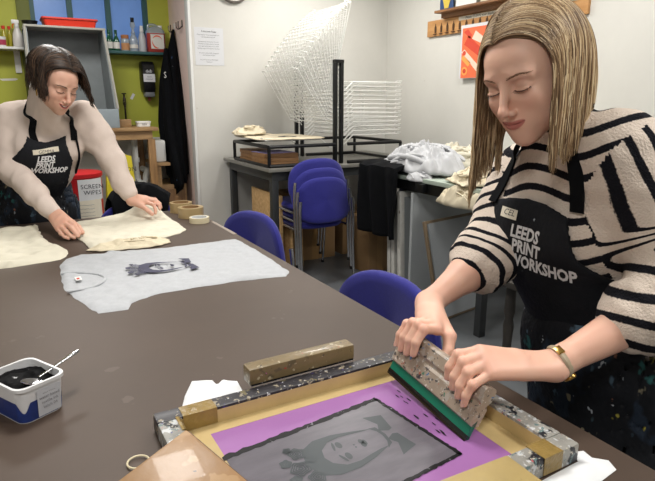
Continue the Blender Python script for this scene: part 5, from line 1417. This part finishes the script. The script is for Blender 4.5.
# folds, strongest on the sleeves
dA = lambda a, b: np.linalg.norm(v-a-np.clip(((v-a)@(b-a))/((b-a)@(b-a)), 0, 1)[:, None]*(b-a), axis=1)
armd = np.minimum(np.minimum(dA(LS, LE), dA(LE, cl)), np.minimum(dA(RS, RE), dA(RE, cr)))
arm = armd < .098
wgt = np.clip(1.3-armd/.11, .25, 1)
v = v+n_*(wob(v, .0032, 42, 3)*wgt+wob(v, .0016, 90, 5)*wgt)[:, None]
v = lap(v, f, 1, .3)
def sleeve_s(P, S0, E0, C0):
    t1 = ((P-S0)@(E0-S0))/np.linalg.norm(E0-S0); l1 = np.linalg.norm(E0-S0); t2 = ((P-E0)@(C0-E0))/np.linalg.norm(C0-E0)
    # bisecting blend at the elbow
    w_ = np.clip((t1-l1+.03)/.06, 0, 1); w_ = w_*w_*(3-2*w_)
    return t1*(1-w_)+(l1+t2)*w_
fc = v[f].mean(1)
dl = np.minimum(*[np.linalg.norm(fc-a-np.clip(((fc-a)@(b-a))/((b-a)@(b-a)), 0, 1)[:, None]*(b-a), axis=1) for a, b in ((LS, LE), (LE, cl))])
dr = np.minimum(*[np.linalg.norm(fc-a-np.clip(((fc-a)@(b-a))/((b-a)@(b-a)), 0, 1)[:, None]*(b-a), axis=1) for a, b in ((RS, RE), (RE, cr))])
seamL = (dl < .100)&((fc-LS)@nrm(LE-LS) > -.03+(fc[:, 1]-LS[1]+.05)*.9); seamR = (dr < .088)&((fc-RS)@nrm(RE-RS) > -.02)&~seamL&(dr < dl)
Tz = nrm(np.array((-.10, .10, 1)))
pv = v[f].reshape(-1, 3)
s_t = ((pv@Tz)+.25*np.abs(pv[:, 1]-.78)*0)/.0415+.012*np.sin(pv[:, 1]*30)/.04
g1 = nrm((.85, -.37, .39)); tA = (pv-LS)@nrm(LE-LS); wA = np.clip((tA-.13)/.05, 0, 1); wA = wA*wA*(3-2*wA)
s_l = ((pv-LS)@g1*(1-wA)+(-.12-((pv-LE)@nrm(np.array((.25, .1, 1)))))*wA)/.042+.3+.10*np.sin(pv[:, 0]*45+pv[:, 2]*20)
s_r = sleeve_s(pv, RS, RE, RE+rd*.1)/.034+.15+.12*np.sin(pv[:, 1]*40+pv[:, 2]*25)
m4 = lambda a: np.repeat(a, 4)
s_ = np.where(m4(seamL), s_l, np.where(m4(seamR), s_r, s_t))
jp = mk('jumper', v, f, KNIT, RWP, corner=s_, off=RO)

# ---- apron: a skin over the jumper, cut to bib and skirt
def apron_mesh(build, region, lo, hi, h, th=.006, amp=.0025, seed=4):
    F = Field(lo, hi, h); build(F, .026)
    g = np.meshgrid(*[F.lo[i]+F.h*np.arange(F.n[i]) for i in range(3)], indexing='ij'); P = np.stack(g, -1)
    d = F.f; shell = np.maximum(d, -(d+th*1.6)); F.f = np.maximum(shell, region(P)).astype(np.float32)
    v, f = F.mesh(); n_ = vnormals(v, f); v = v+np.outer(wob(v, amp, 26, seed), nrm((-1, -.2, 0))); return lap(v, f, 2, .4), f
def bibreg(P):
    x, y, z = P[..., 0], P[..., 1], P[..., 2]
    c = .786-.0*(z-1); t = np.clip((1.205-z)/.11, 0, 1)
    hw = .098+.03*t**1.2+.05*np.clip((1.10-z)/.05, 0, 1)
    top = z-(1.205-.5*(y-.78)**2*4+.03*(y-.78))
    side = np.abs(y-c+.0)-hw
    back = x-(1.10)
    low = .93-z
    return np.maximum(np.maximum(top, side), np.maximum(back, low))
bv, bf = apron_mesh(torso_field, bibreg, (.80, .50, .90), (1.2, 1.06, 1.26), .005)
mk('apron_bib', bv, bf, APRON, RWP, off=RO)
def skirt_field(F, inf):
    F.ell((1.108, .722, .98), (.106, .120, .17), k=0, inf=inf); F.ell((1.122, .706, .86), (.112, .130, .13), k=.08, inf=inf)
    for s_ in (-1, 1): F.cap((1.105, .69+s_*.055, .86), (1.105, .68+s_*.07, .40), .082+inf, .092+inf, k=.10)
def skreg(P):
    x, y, z = P[..., 0], P[..., 1], P[..., 2]
    return np.maximum(np.maximum(z-(1.06+.02*np.sin(y*9)), .47-z), x-1.15)
kv, kf = apron_mesh(skirt_field, skreg, (.82, .45, .44), (1.16, 1.08, 1.10), .0075, amp=.004, seed=9)
mk('apron_skirt', kv, kf, APRONS, RWP, off=RO)
bb = bvh_of(bv, bf)
def strap(name, pts, w_, m, person, off, th=.0022, nfix=None):
    p = smooth_path(pts, 6); k = len(p); vs = []
    for i in range(k):
        t = (p[min(i+1, k-1)]-p[max(i-1, 0)]).normalized(); nn = V(nfix[0]).lerp(V(nfix[1]), i/(k-1)).normalized() if nfix else V((-1, 0, 0))
        s_ = t.cross(nn).normalized(); nn = s_.cross(t).normalized()
        for a, b in ((-w_, -th), (w_, -th), (w_, th), (-w_, th)): vs.append(p[i]+s_*a+nn*b)
    fs = [(i*4+j, i*4+(j+1) % 4, (i+1)*4+(j+1) % 4, (i+1)*4+j) for i in range(k-1) for j in range(4)]+[(0, 1, 2, 3), (4*k-4, 4*k-3, 4*k-2, 4*k-1)]
    return fixp(MB().add(vs, fs).build(name, m), person, off)
def surf(F_bvh, p, n): 
    h = F_bvh.ray_cast(V(p)+V(n)*.25, -V(n)); return (h[0]+V(n)*.006) if h[0] is not None else V(p)
jb = bvh_of(v, f)
FW = V((-.96, -.1, .1)).normalized()
strap('apron_strap', [surf(jb, (.97, .680, 1.19), FW), surf(jb, (.97, .680, 1.24), FW), surf(jb, (.98, .69, 1.29), FW), surf(jb, (.98, .71, 1.33), FW), V((.985, .735, 1.372)), V((1.02, .76, 1.385))], .013, COAT, RWP, RO, nfix=((-1, -.2, .2), (.2, -.4, 1)))
strap('apron_strap', [surf(jb, (.97, .885, 1.18), FW), surf(jb, (.97, .875, 1.23), FW), surf(jb, (.98, .86, 1.28), FW), surf(jb, (.98, .84, 1.32), FW), V((1.0, .83, 1.365)), V((1.03, .80, 1.38))], .013, COAT, RWP, RO, nfix=((-1, .2, .2), (.2, .4, 1)))
rgt = (.02, -1, -.06); upv = (0, -.14, 1)
drape_text('LEEDS', .037, (.95, .775, 1.134), rgt, upv, bb, RWP, RO, offset=.0014, sx=.72, shear=.12)
drape_text('PRINT', .037, (.95, .772, 1.103), rgt, upv, bb, RWP, RO, offset=.0014, sx=.72, shear=.12)
drape_text('WORKSHOP', .037, (.95, .740, 1.069), rgt, upv, bb, RWP, RO, offset=.0014, sx=.72, shear=.12)
lbm = MB()
vs = []; 
for i in range(9):
    for j in range(4):
        p = V((.95, .842-.0055*i, 1.162+.007*j-.0004*i)); h = bb.ray_cast(p+V((-.12, 0, 0)), V((1, 0, 0))); vs.append((h[0] if h[0] is not None else p)+V((-.0014, 0, 0)))
lbm.add(vs, [(i*4+j, i*4+j+1, (i+1)*4+j+1, (i+1)*4+j) for i in range(8) for j in range(3)])
fixp(lbm.build('name_label', PAPERC, fix=False), RWP, RO)
drape_text('CEL', .018, (.95, .820, 1.1725), rgt, upv, bb, RWP, RO, m=INK, name='name_writing', shear=.2)

# trousers and shoes
F = Field((.92, .52, .03), (1.28, 1.04, .98), .01)
F.ell((1.11, .73, .87), (.105, .13, .11), k=0)
for s_ in (-1, 1): F.cap((1.11, .725+s_*.07, .86), (1.115, .735+s_*.09, .48), .075, .060, k=.05); F.cap((1.115, .735+s_*.09, .48), (1.14, .75+s_*.10, .09), .062, .052, k=.02)
v2, f2 = F.mesh(); mk('trousers', v2, f2, mat('dark_denim', (28, 32, 44), .8), RWP, off=RO)
for s_ in (-1, 1):
    F = Field((.90, .60, -.01), (1.22, .95, .14), .006); y = .75+s_*.10
    F.cap((1.14, y, .055), (1.00, y+s_*.01, .035), .045, .036, k=0); F.cap((1.14, y, .05), (1.14, y, .10), .042, .040, k=.02); F.f = np.maximum(F.f, -(F.lo[2]+F.h*np.arange(F.n[2])-.003)[None, None, :]).astype(np.float32)
    v2, f2 = F.mesh(); mk('shoe', v2, f2, BLACKM, RWP, off=RO)

# watch on the near wrist
wc = LW_+(LE-LW_)*.075; wd = nrm(LE-LW_)
wp = [V(p) for p in ringpts(wc, wd, .0262, 28)]
fixp(MB().tube(wp, .0045, 8, closed=True, flat=1.6).build('watch_strap', mat('taupe_leather', (168, 152, 128), .5)), RWP, RO)
gd = mat('gold', (206, 168, 96), .22, metal=1)
am = nrm(np.array((-.15, -.5, -1))); am = nrm(am-wd*(am@wd)); cc = wc+am*.0275; Mx = Matrix.Identity(4); s3 = np.cross(am, wd)
for i in range(3): Mx[i][0] = s3[i]; Mx[i][1] = wd[i]; Mx[i][2] = am[i]; Mx[i][3] = cc[i]
fixp(MB().lathe([(.001, 0), (.011, 0), (.0125, .003), (.011, .006), (.001, .006)], 20, Mx).build('watch_case', gd), RWP, RO)
am2 = nrm(np.array((.0, -.3, 1))); am2 = nrm(am2-wd*(am2@wd)); cc = wc+am2*.029; s3 = np.cross(am2, wd); Mb = Matrix.Identity(4)
for i in range(3): Mb[i][0] = s3[i]; Mb[i][1] = wd[i]; Mb[i][2] = am2[i]; Mb[i][3] = cc[i]
fixp(MB().box((-.008, -.006, -.001), (.008, .006, .003), Mb, bev=.001).build('watch_buckle', gd), RWP, RO)

# ---- long blonde hair
def hair_make(name, M, c, person, off, part_x, cols, lens, caps, seed, n=900, seg=24, rad=.0016, guide=None, clump=.5, front=.068, backw=-.075, ells=None, lift=.0, extra=None, stiff=.70, capcol=(96, 76, 56), shell=.006, sidex=0., hairline=None):
    r = np.random.RandomState(seed)
    ells = ells or [((0, -.016, .030), (.072+.012, .094+.012, .083+.012)), ((0, .034, -.022), (.064, .050, .080)), ((0, .040, .036), (.058, .046, .048))]
    coll = head_coll(M, c, ells, caps)
    y = r.uniform(backw, front, n); sgn = np.where(r.rand(n) < .5, -1., 1.)
    # start on the parting line on top of the skull
    ex, ey, ez = .078, .100, .089
    px = part_x+r.normal(size=n)*.0015
    zz = .030+ez*np.sqrt(np.clip(1-((y+.016)/ey)**2-(px/ex)**2, 0, 1))
    st = np.stack([px+sgn*.001, y, zz+shell+r.rand(n)*.006], 1)
    fr2 = np.clip((y-.02)/.05, 0, 1)
    dr = np.stack([sgn*(1.0), -.10-.45*fr2*np.where(sgn > 0, 1.0, .7)+.9*np.clip((-y-.03)/.05, 0, 1)*-1, .25-.1*fr2+lift], 1)
    st_w = place(st, M, c); d_w = dr@M.T
    L = lens(y, sgn, r)
    g0, t0 = guide(y, sgn, r) if guide else (None, .35)
    Sx = grow(st_w, d_w, L, coll, seg=seg, seed=seed, stiff=stiff, g0=None if g0 is None else g0@M.T, t0=t0)
    if extra is not None: Sx = extra(Sx, r, sgn, y)
    # clumping: pull neighbours together towards the tips
    K = Sx.shape[1]; t = np.linspace(0, 1, K)[None, :, None]
    ctr = r.choice(n, max(8, n//14), replace=False); dd = ((Sx[:, K//2][:, None]-Sx[ctr][:, K//2][None])**2).sum(-1); near = ctr[dd.argmin(1)]
    Sx = Sx+(Sx[near]-Sx)*(clump*t**1.2)
    ca_ = np.array([lin(q) for q in cols]); w_ = r.rand(n)**1.0; base = ca_[np.clip((w_*len(cols)).astype(int), 0, len(cols)-1)]
    v3, f3, c3 = strand_mesh(Sx, rad*(.7+.6*r.rand(n)), base)
    # darker roots
    root = np.tile(np.repeat(np.clip(1-np.linspace(0, 1, K)*9, 0, 1), 4), n)[:, None]*.55; c3 = c3*(1-root)+np.array(lin(capcol))*root
    o = mk(name, v3, f3, HAIRM, person, cols=c3, off=off)
    # close cap under the strands
    F = Field((-.10, -.13, -.10), (.10, .10, .14), .003)
    F.ell((0, -.016, .030), (.072+.009, .094+.009, .083+.009), k=0)
    g = np.meshgrid(*[F.lo[i]+F.h*np.arange(F.n[i]) for i in range(3)], indexing='ij'); x_, y_, z_ = g
    hl = hairline or (lambda x_, y_, z_: np.maximum((y_-.052)-(z_-.068)*.9*(z_ > .0), np.where(z_ < .02, y_-.012, -1)))
    F.f = np.maximum(np.maximum(F.f, hl(x_, y_, z_)), -.085-z_).astype(np.float32)
    v4, f4 = F.mesh(); mk('hair_roots', place(lap(v4, f4, 2, .5), M, c), f4, HAIRM, person, cols=np.tile(np.array(lin(capcol)), (len(v4), 1)), off=off)
    return o
caps = [(tuple(LS), tuple(NB+np.array((0, -.03, 0))), .084), (tuple(RS), tuple(NB+np.array((0, .03, 0))), .076), (tuple(NB), (1.05, .775, 1.17), .115), (tuple(HC+HM@np.array((0, -.03, -.07))), tuple(NB), .056)]
def lens1(y, sgn, r): return np.where(sgn > 0, .315, .335)+.05*r.rand(len(y))-.02*np.clip(y/.07, 0, 1)
def guide1(y, sgn, r):
    f = np.clip((y+.01)/.06, 0, 1); b = np.clip((-.035-y)/.03, 0, 1)
    g = np.stack([sgn*(.70-.2*f)*(1-.45*b), np.where(sgn > 0, -.80*f-.12, -.42*f)-.12*b, -.55-.05*f], 1)
    return g, np.where(sgn > 0, .42, .24)+.1*b
ELL1 = [((0, -.016, .030), (.072+.017, .094+.012, .083+.012)), ((0, .034, -.022), (.064, .050, .080)), ((0, .040, .036), (.058, .046, .048))]
def wisp(Sx, r, sgn, y):
    K = Sx.shape[1]; t = np.linspace(0, 1, K)[None, :]; ph = r.rand(len(Sx), 1)*6; am = r.rand(len(Sx), 1)
    a = .004*am*t*np.sin(t*7+ph)+.0022*np.sin(t*17+ph*2)*t
    return Sx+a[..., None]*HM[:, 0]+(.8*a*np.cos(ph))[..., None]*HM[:, 1]
BL = [(98, 75, 54), (128, 101, 73), (158, 129, 97), (184, 155, 118), (224, 202, 166), (112, 87, 62), (150, 121, 88), (210, 185, 146)]
hair_make('hair', HM, HC, RWP, RO, -.008, BL, lens1, caps, 5, n=2600, seg=30, rad=.00125, guide=guide1, stiff=.62, clump=.42, extra=wisp, ells=ELL1, capcol=(120, 96, 70), front=.072)
# ================================================================ the woman at the far table end: pale jumper, black apron
LO = (.09, 3.06, 0)
M2 = HR(5.218, .526, -.098); C2 = np.array((.213, 2.72, 1.481))
SK2 = (212, 166, 144)
gv, gf, gc = head_mesh(M2, C2, .0022, SK2, (178, 84, 84), smile=True, narrow=.98)
NB2 = np.array((.165, 2.87, 1.35)); RS2, LS2 = np.array((.022, 2.99, 1.315)), np.array((.338, 2.90, 1.325))
RE2, LE2 = np.array((.012, 2.86, 1.10)), np.array((.422, 2.80, 1.125))
RW2, LW2 = np.array((.143, 2.535, .935)), np.array((.474, 2.69, .955))
parts = [(place(gv, M2, C2), gf, gc)]
F = Field((-.15, 2.68, .8), (.5, 3.25, 1.5), .008)
F.cap(C2+M2@np.array((0, -.03, -.07)), NB2, .045, .042, k=.01); F.cap(RS2, LS2, .035, .035, k=.03); F.cap(NB2, (.07, 3.07, .9), .045, .08, k=.04)
v, f = F.mesh(); parts.append((v, f, skin_cols(v, SK2)))
def arr(*p): return [np.array(q, float) for q in p]
# right hand pinching the near corner of the bag
F = Field((-.02, 2.26, .85), (.29, 2.95, 1.16), .0028)
F.cap(RE2, RW2, .038, .0225, k=.01)
sd2 = nrm((.80, .25, .55))
mk2 = arr((.178, 2.462, .925), (.166, 2.450, .918), (.152, 2.444, .908), (.139, 2.446, .898))
fk2 = [arr((.196, 2.418, .915), (.205, 2.392, .900), (.210, 2.372, .888)), arr((.182, 2.402, .910), (.194, 2.378, .892), (.202, 2.362, .880)), arr((.162, 2.400, .898), (.176, 2.378, .882), (.188, 2.366, .874)), arr((.144, 2.408, .888), (.156, 2.388, .876), (.168, 2.376, .871))]
hand(F, RW2, sd2, mk2, fk2, arr((.196, 2.470, .915), (.214, 2.430, .902), (.222, 2.396, .886)))
v, f = F.mesh(); parts.append((lap(v, f, 1, .3), f, skin_cols(v, SK2, [(p, .011) for p in mk2])))
# left hand lifting the far corner
F = Field((.38, 2.5, .86), (.62, 2.90, 1.18), .0028)
F.cap(LE2, LW2, .038, .0215, k=.01)
mk3 = arr((.528, 2.640, .945), (.534, 2.652, .955), (.536, 2.667, .960), (.532, 2.682, .958))
fk3 = [arr((.556, 2.612, .935), (.560, 2.596, .915), (.556, 2.586, .900)), arr((.566, 2.630, .948), (.580, 2.612, .930), (.580, 2.600, .914)), arr((.572, 2.648, .952), (.588, 2.632, .934), (.590, 2.620, .918)), arr((.566, 2.668, .952), (.582, 2.655, .938), (.586, 2.644, .924))]
hand(F, LW2, nrm((-.3, -.75, -.55)), mk3, fk3, arr((.508, 2.626, .930), (.524, 2.596, .915), (.538, 2.574, .900)))
v, f = F.mesh(); parts.append((lap(v, f, 1, .3), f, skin_cols(v, SK2, [(p, .011) for p in mk3])))
F = Field((-.15, 2.95, .02), (.3, 3.25, .95), .012)
for s_ in (-1, 1): F.cap((.07+s_*.09, 3.08, .88), (.07+s_*.10, 3.08, .48), .072, .05, k=.03); F.cap((.07+s_*.10, 3.08, .48), (.07+s_*.11, 3.11, .08), .048, .034, k=.02)
v, f = F.mesh(); parts.append((v, f, skin_cols(v, SK2)))
va, fa, ca = joinm(parts)
LWP = mk('person', va, fa, SKIN, cols=ca, off=LO); LWP.location = LO
tag(LWP, 'smiling woman with a dark brown bob in a pale turtleneck jumper smoothing a cream bag', 'person')
brows_lashes(gv, gf, M2, C2, LWP, LO, mat('brow_hair_dark', (58, 38, 28), .7), thick=.0006)
# teeth
tm = MB(); b_ = bvh_of(gv, gf)
tv = []
for i in range(13):
    x = -.0175+.035*i/12
    for z in (-.0592, -.0665): tv.append(V(place(np.array([(x,   .0990-20*x*x, z+.010*(x/.02)**2+(.0015*(1-(x/.0175)**2) if z > -.06 else 0))]), M2, C2)[0]))
tm.add(tv, [(2*i, 2*i+2, 2*i+3, 2*i+1) for i in range(12)])
fixp(tm.build('teeth', mat('teeth', (232, 226, 214), .3), fix=False), LWP, LO)
# earring
ep = place(np.array([(-.078, -.004, -.038)]), M2, C2)[0]
fixp(MB().tube([(ep[0]+.0, ep[1]+.008*math.sin(a), ep[2]-.017+.017*math.cos(a)) for a in np.linspace(0, 2*PI, 19)[:-1]], .0028, 8, closed=True).build('earring', gd), LWP, LO)

PALE = mat('pale_pink_jersey', (210, 194, 184), .9, bump=.12, bscale=200, spec=.2)
def torso2(F, inf):
    A = np.eye(3); ang = .26; A = np.array([[math.cos(ang), -math.sin(ang), 0], [math.sin(ang), math.cos(ang), 0], [0, 0, 1.]])
    B = A@np.array([[1, 0, 0], [0, .94, .34], [0, -.34, .94]])
    F.ell((.150, 2.95, 1.20), (.142, .108, .19), k=0, inf=inf, M=B)
    F.ell((.092, 3.03, 1.02), (.124, .108, .16), k=.10, inf=inf, M=A); F.ell((.065, 3.08, .88), (.145, .120, .13), k=.08, inf=inf)
    for dx in (-.072, .072): F.ell((.165+dx, 2.865+dx*.25, 1.185), (.060, .052, .062), k=.05, inf=inf)
    F.cap(RS2+np.array((.03, 0, .0)), LS2+np.array((-.03, 0, .0)), .055+inf, .055+inf, k=.08)
F = Field((-.16, 2.46, .84), (.56, 3.24, 1.50), .0062)
torso2(F, .012)
F.cap(NB2+np.array((0, .0, -.04)), C2+M2@np.array((0, -.036, -.085)), .080, .0655, k=.035)
F.cap(RS2, RS2*.5+RE2*.5+np.array((-.008, .01, 0)), .066, .068, k=.05); F.cap(RS2*.5+RE2*.5+np.array((-.008, .01, 0)), RE2, .068, .060, k=.03); 
w2 = nrm(RW2-RE2); F.cap(RE2, RE2*.45+RW2*.55, .060, .050, k=.03); F.cap(RE2*.45+RW2*.55, RW2-w2*.035, .050, .036, k=.02)
F.cap(LS2, LS2*.5+LE2*.5+np.array((.005, .01, 0)), .064, .066, k=.05); F.cap(LS2*.5+LE2*.5+np.array((.005, .01, 0)), LE2, .066, .057, k=.03)
w3 = nrm(LW2-LE2); F.cap(LE2, LE2*.45+LW2*.55, .057, .047, k=.03); F.cap(LE2*.45+LW2*.55, LW2-w3*.03, .046, .036, k=.02)
v, f = F.mesh(); n_ = vnormals(v, f); v = v+n_*(wob(v, .0020, 30, 8)+wob(v, .0014, 70, 2))[:, None]; v = lap(v, f, 1, .4)
mk('jumper', v, f, PALE, LWP, off=LO)
for c, d in ((RW2-w2*.03, w2), (LW2-w3*.026, w3)):
    rp = [[V(c+q*1.0-np.array(c)*0) for q in (np.array(p)-c for p in ringpts(c, d, r))] for r in (.030, .034, .034, .030)]
    fixp(MB().rings([[V(np.array(p)+np.array(d)*o_) for p in rp[i]] for i, o_ in enumerate((-.03, -.025, .006, .012))]).build('jumper_cuff', PALE), LWP, LO)
jb2 = bvh_of(v, f)
def bib2(P):
    x, y, z = P[..., 0], P[..., 1], P[..., 2]
    t = np.clip((1.235-z)/.10, 0, 1); cx = .145-(1.2-z)*.28; hw = .080+.05*t**1.3
    top = z-(1.225+4.5*(x-cx)**2)
    return np.maximum(np.maximum(top, np.abs(x-cx)-hw), np.maximum(y-3.04, .95-z))
bv2, bf2 = apron_mesh(torso2, bib2, (-.14, 2.72, .92), (.42, 3.12, 1.30), .006, seed=6)
mk('apron_bib', bv2, bf2, APRON, LWP, off=LO)
def skirt2(F, inf):
    F.ell((.092, 3.03, 1.02), (.124, .108, .16), k=0, inf=inf); F.ell((.065, 3.08, .88), (.145, .120, .13), k=.08, inf=inf)
    for s_ in (-1, 1): F.cap((.07+s_*.085, 3.05, .86), (.07+s_*.10, 3.06, .42), .10+inf, .11+inf, k=.12)
def sk2(P):
    x, y, z = P[..., 0], P[..., 1], P[..., 2]
    return np.maximum(np.maximum(z-(1.10+.02*np.sin(x*12)), .46-z), y-3.12)
kv2, kf2 = apron_mesh(skirt2, sk2, (-.22, 2.84, .43), (.36, 3.2, 1.14), .009, amp=.004, seed=12)
mk('apron_skirt', kv2, kf2, APRONS, LWP, off=LO)
bb2 = bvh_of(bv2, bf2)
FW2 = V((.2, -.95, .2)).normalized()
def sf(p): return surf(jb2, p, FW2)
strap('apron_strap', [sf((.085, 2.9, 1.20)), sf((.085, 2.9, 1.25)), sf((.088, 2.9, 1.30)), V((.092, 2.835, 1.35)), V((.110, 2.86, 1.40))], .014, COAT, LWP, LO, nfix=((.1, -1, .2), (-.3, -.3, 1)))
strap('apron_strap', [sf((.255, 2.9, 1.21)), sf((.258, 2.9, 1.26)), sf((.255, 2.9, 1.30)), V((.252, 2.80, 1.35)), V((.235, 2.83, 1.40))], .014, COAT, LWP, LO, nfix=((.1, -1, .2), (.3, -.3, 1)))
fixp(MB().tube(smooth_path([sf((.262, 2.9, 1.235))+V((0, -.006, 0)), sf((.268, 2.9, 1.19)), sf((.272, 2.9, 1.13)), sf((.268, 2.9, 1.07))], 5), .010, 6, flat=.5).build('strap_end', COAT), LWP, LO)
r2, u2 = (.96, .26, .0), (0, -.25, 1)
drape_text('LEEDS', .036, (.122, 2.86, 1.168), r2, u2, bb2, LWP, LO, offset=.0014, sx=.78, shear=.25)
drape_text('PRINT', .036, (.117, 2.86, 1.139), r2, u2, bb2, LWP, LO, offset=.0014, sx=.78, shear=.25)
drape_text('WORKSHOP', .034, (.137, 2.86, 1.110), r2, u2, bb2, LWP, LO, offset=.0014, sx=.78, shear=.25)
vs = []
rr_ = V(r2).normalized(); uu = V(u2); uu = (uu-rr_*uu.dot(rr_)).normalized(); n2 = rr_.cross(uu)
for i in range(11):
    for j in range(4):
        p = V((.126, 2.86, 1.200))+rr_*(-.055+.011*i)+uu*(-.010+.007*j+.001*i); h = bb2.ray_cast(p+n2*.12, -n2); vs.append((h[0] if h[0] is not None else p)+n2*.0012)
fixp(MB().add(vs, [(i*4+j, i*4+j+1, (i+1)*4+j+1, (i+1)*4+j) for i in range(10) for j in range(3)]).build('name_label', PAPERC, fix=False), LWP, LO)
drape_text('GEMMA', .020, (.126, 2.86, 1.202), r2, u2, bb2, LWP, LO, m=INK, name='name_writing', shear=.2)
F = Field((-.2, 2.9, .03), (.34, 3.26, .98), .012)
F.ell((.07, 3.09, .87), (.155, .11, .11), k=0)
for s_ in (-1, 1): F.cap((.07+s_*.08, 3.085, .86), (.07+s_*.10, 3.09, .48), .085, .062, k=.05); F.cap((.07+s_*.10, 3.09, .48), (.07+s_*.11, 3.12, .09), .06, .05, k=.02)
v2, f2 = F.mesh(); mk('trousers', v2, f2, mat('dark_denim', (28, 32, 44), .8), LWP, off=LO)
for s_ in (-1, 1):
    F = Field((-.15, 2.88, -.01), (.30, 3.2, .14), .007); x = .07+s_*.11
    F.cap((x, 3.12, .055), (x+s_*.01, 2.97, .035), .045, .036, k=0); F.cap((x, 3.12, .05), (x, 3.12, .10), .042, .040, k=.02); F.f = np.maximum(F.f, -(F.lo[2]+F.h*np.arange(F.n[2])-.003)[None, None, :]).astype(np.float32)
    v2, f2 = F.mesh(); mk('shoe', v2, f2, BLACKM, LWP, off=LO)
# dark bob
DK = [(30, 22, 18), (44, 32, 25), (58, 42, 32), (74, 55, 42), (36, 27, 22), (92, 70, 54)]
def lens2(y, sgn, r): return np.where(sgn < 0, .225, .185)+.035*r.rand(len(y))
def guide2(y, sgn, r):
    f = np.clip((y-.0)/.06, 0, 1); b = np.clip((-.035-y)/.03, 0, 1)
    g = np.stack([sgn*(.85-.2*f), np.where(sgn < 0, -.92*f-.05, -.22*f)-.2*b, -.50+.1*f], 1)
    return g, np.where(sgn < 0, .55, .5)+0*y
def wavy(Sx, r, sgn, y):
    K = Sx.shape[1]; t = np.linspace(0, 1, K)[None, :]; ph = r.rand(len(Sx), 1)*1.5+np.floor(r.rand(len(Sx), 1)*7)
    a = .011*t**1.5*np.sin(t*9+ph); side = M2[:, 0]; fw_ = M2[:, 1]
    flip = (.016*np.clip((t-.55)/.45, 0, 1)**1.5)*sgn[:, None]*(sgn[:, None] > 0)
    return Sx+(a+flip)[..., None]*side+(a*.6)[..., None]*fw_
caps2 = [(tuple(RS2), tuple(NB2), .082), (tuple(LS2), tuple(NB2), .082), (tuple(C2+M2@np.array((0, -.03, -.07))), tuple(NB2), .060)]
hair_make('hair', M2, C2, LWP, LO, .004, DK, lens2, caps2, 9, n=1100, seg=20, rad=.0021, guide=guide2, stiff=.62, extra=wavy, capcol=(34, 26, 22), front=.070, hairline=lambda x_, y_, z_: np.maximum((y_-.040)-(z_-.068)*.9*(z_ > .0), np.where(z_ < .02, y_-.006, -1)),
          ells=[((0, -.018, .034), (.072+.020, .094+.018, .083+.016)), ((0, .034, -.022), (.066, .050, .080)), ((0, .040, .036), (.060, .046, .048))])
# ================================================================ tidy: small pieces belong to the part that carries them; repeats share a group
NEST = {'name_writing': 'name_label', 'name_label': 'apron_bib', 'lettering': 'apron_bib', 'watch_case': 'watch_strap', 'watch_buckle': 'watch_strap', 'hour_marks': 'clock_face',
        'strip_text': 'text_strip', 'sign_text': 'sign', 'pen_line': 'hand_written_sign', 'swirl_logo': 'label', 'ink_fleck': 'mesh', 'ink_edge': 'print_area', 'portrait_stencil': 'print_area',
        'inked_edge': 'rubber_blade', 'label_mark': 'neck_label', 'heading': 'paper_sheet', 'text_line': 'paper_sheet'}
NEST.pop('name_label')
base = lambda o: o.name.split('.')[0]
kids = {}
for o in S.objects:
    if o.parent: kids.setdefault(o.parent, []).append(o)
for p, ch in list(kids.items()):
    if p.parent: continue
    for o in ch:
        tgt = NEST.get(base(o))
        if not tgt: continue
        c = [q for q in ch if base(q) == tgt]
        if c and c[0].matrix_basis == Matrix.Identity(4) and o.matrix_basis == Matrix.Identity(4): o.parent = c[0]
for p in [o for o in S.objects if o.parent is None and base(o) == 'stacking_chair']:
    ch = [o for o in S.objects if o.parent == p]; legs = [o for o in ch if base(o) == 'leg']
    for q, cap_ in enumerate([o for o in ch if base(o) == 'leg_cap']):
        cc = sum((V(v.co) for v in cap_.data.vertices), V())/len(cap_.data.vertices)
        best = min(legs, key=lambda l: min((V(v.co)-cc).length for v in l.data.vertices)); cap_.parent = best
GR = {'stacking_chair': 'blue upholstered stacking chairs', 'coat_hook': 'wire hooks by the doorway', 'hanging_apron': 'black aprons hung by the doorway', 'glass_bottle': 'green bottles on the window sill',
      'oil_bottle': 'red capped oil bottles on the white shelf', 'greeting_card': 'cards on the wall shelf', 'cardboard_box': 'brown boxes under the rack bench', 'plywood_sheet': 'plywood sheets under the rack bench',
      'tape_roll': 'tape rolls at the table corner', 'wooden_block': 'tan taped blocks on the frame'}
for o in S.objects:
    if o.parent is None and base(o) in GR and 'group' not in o.keys(): o['group'] = GR[base(o)]
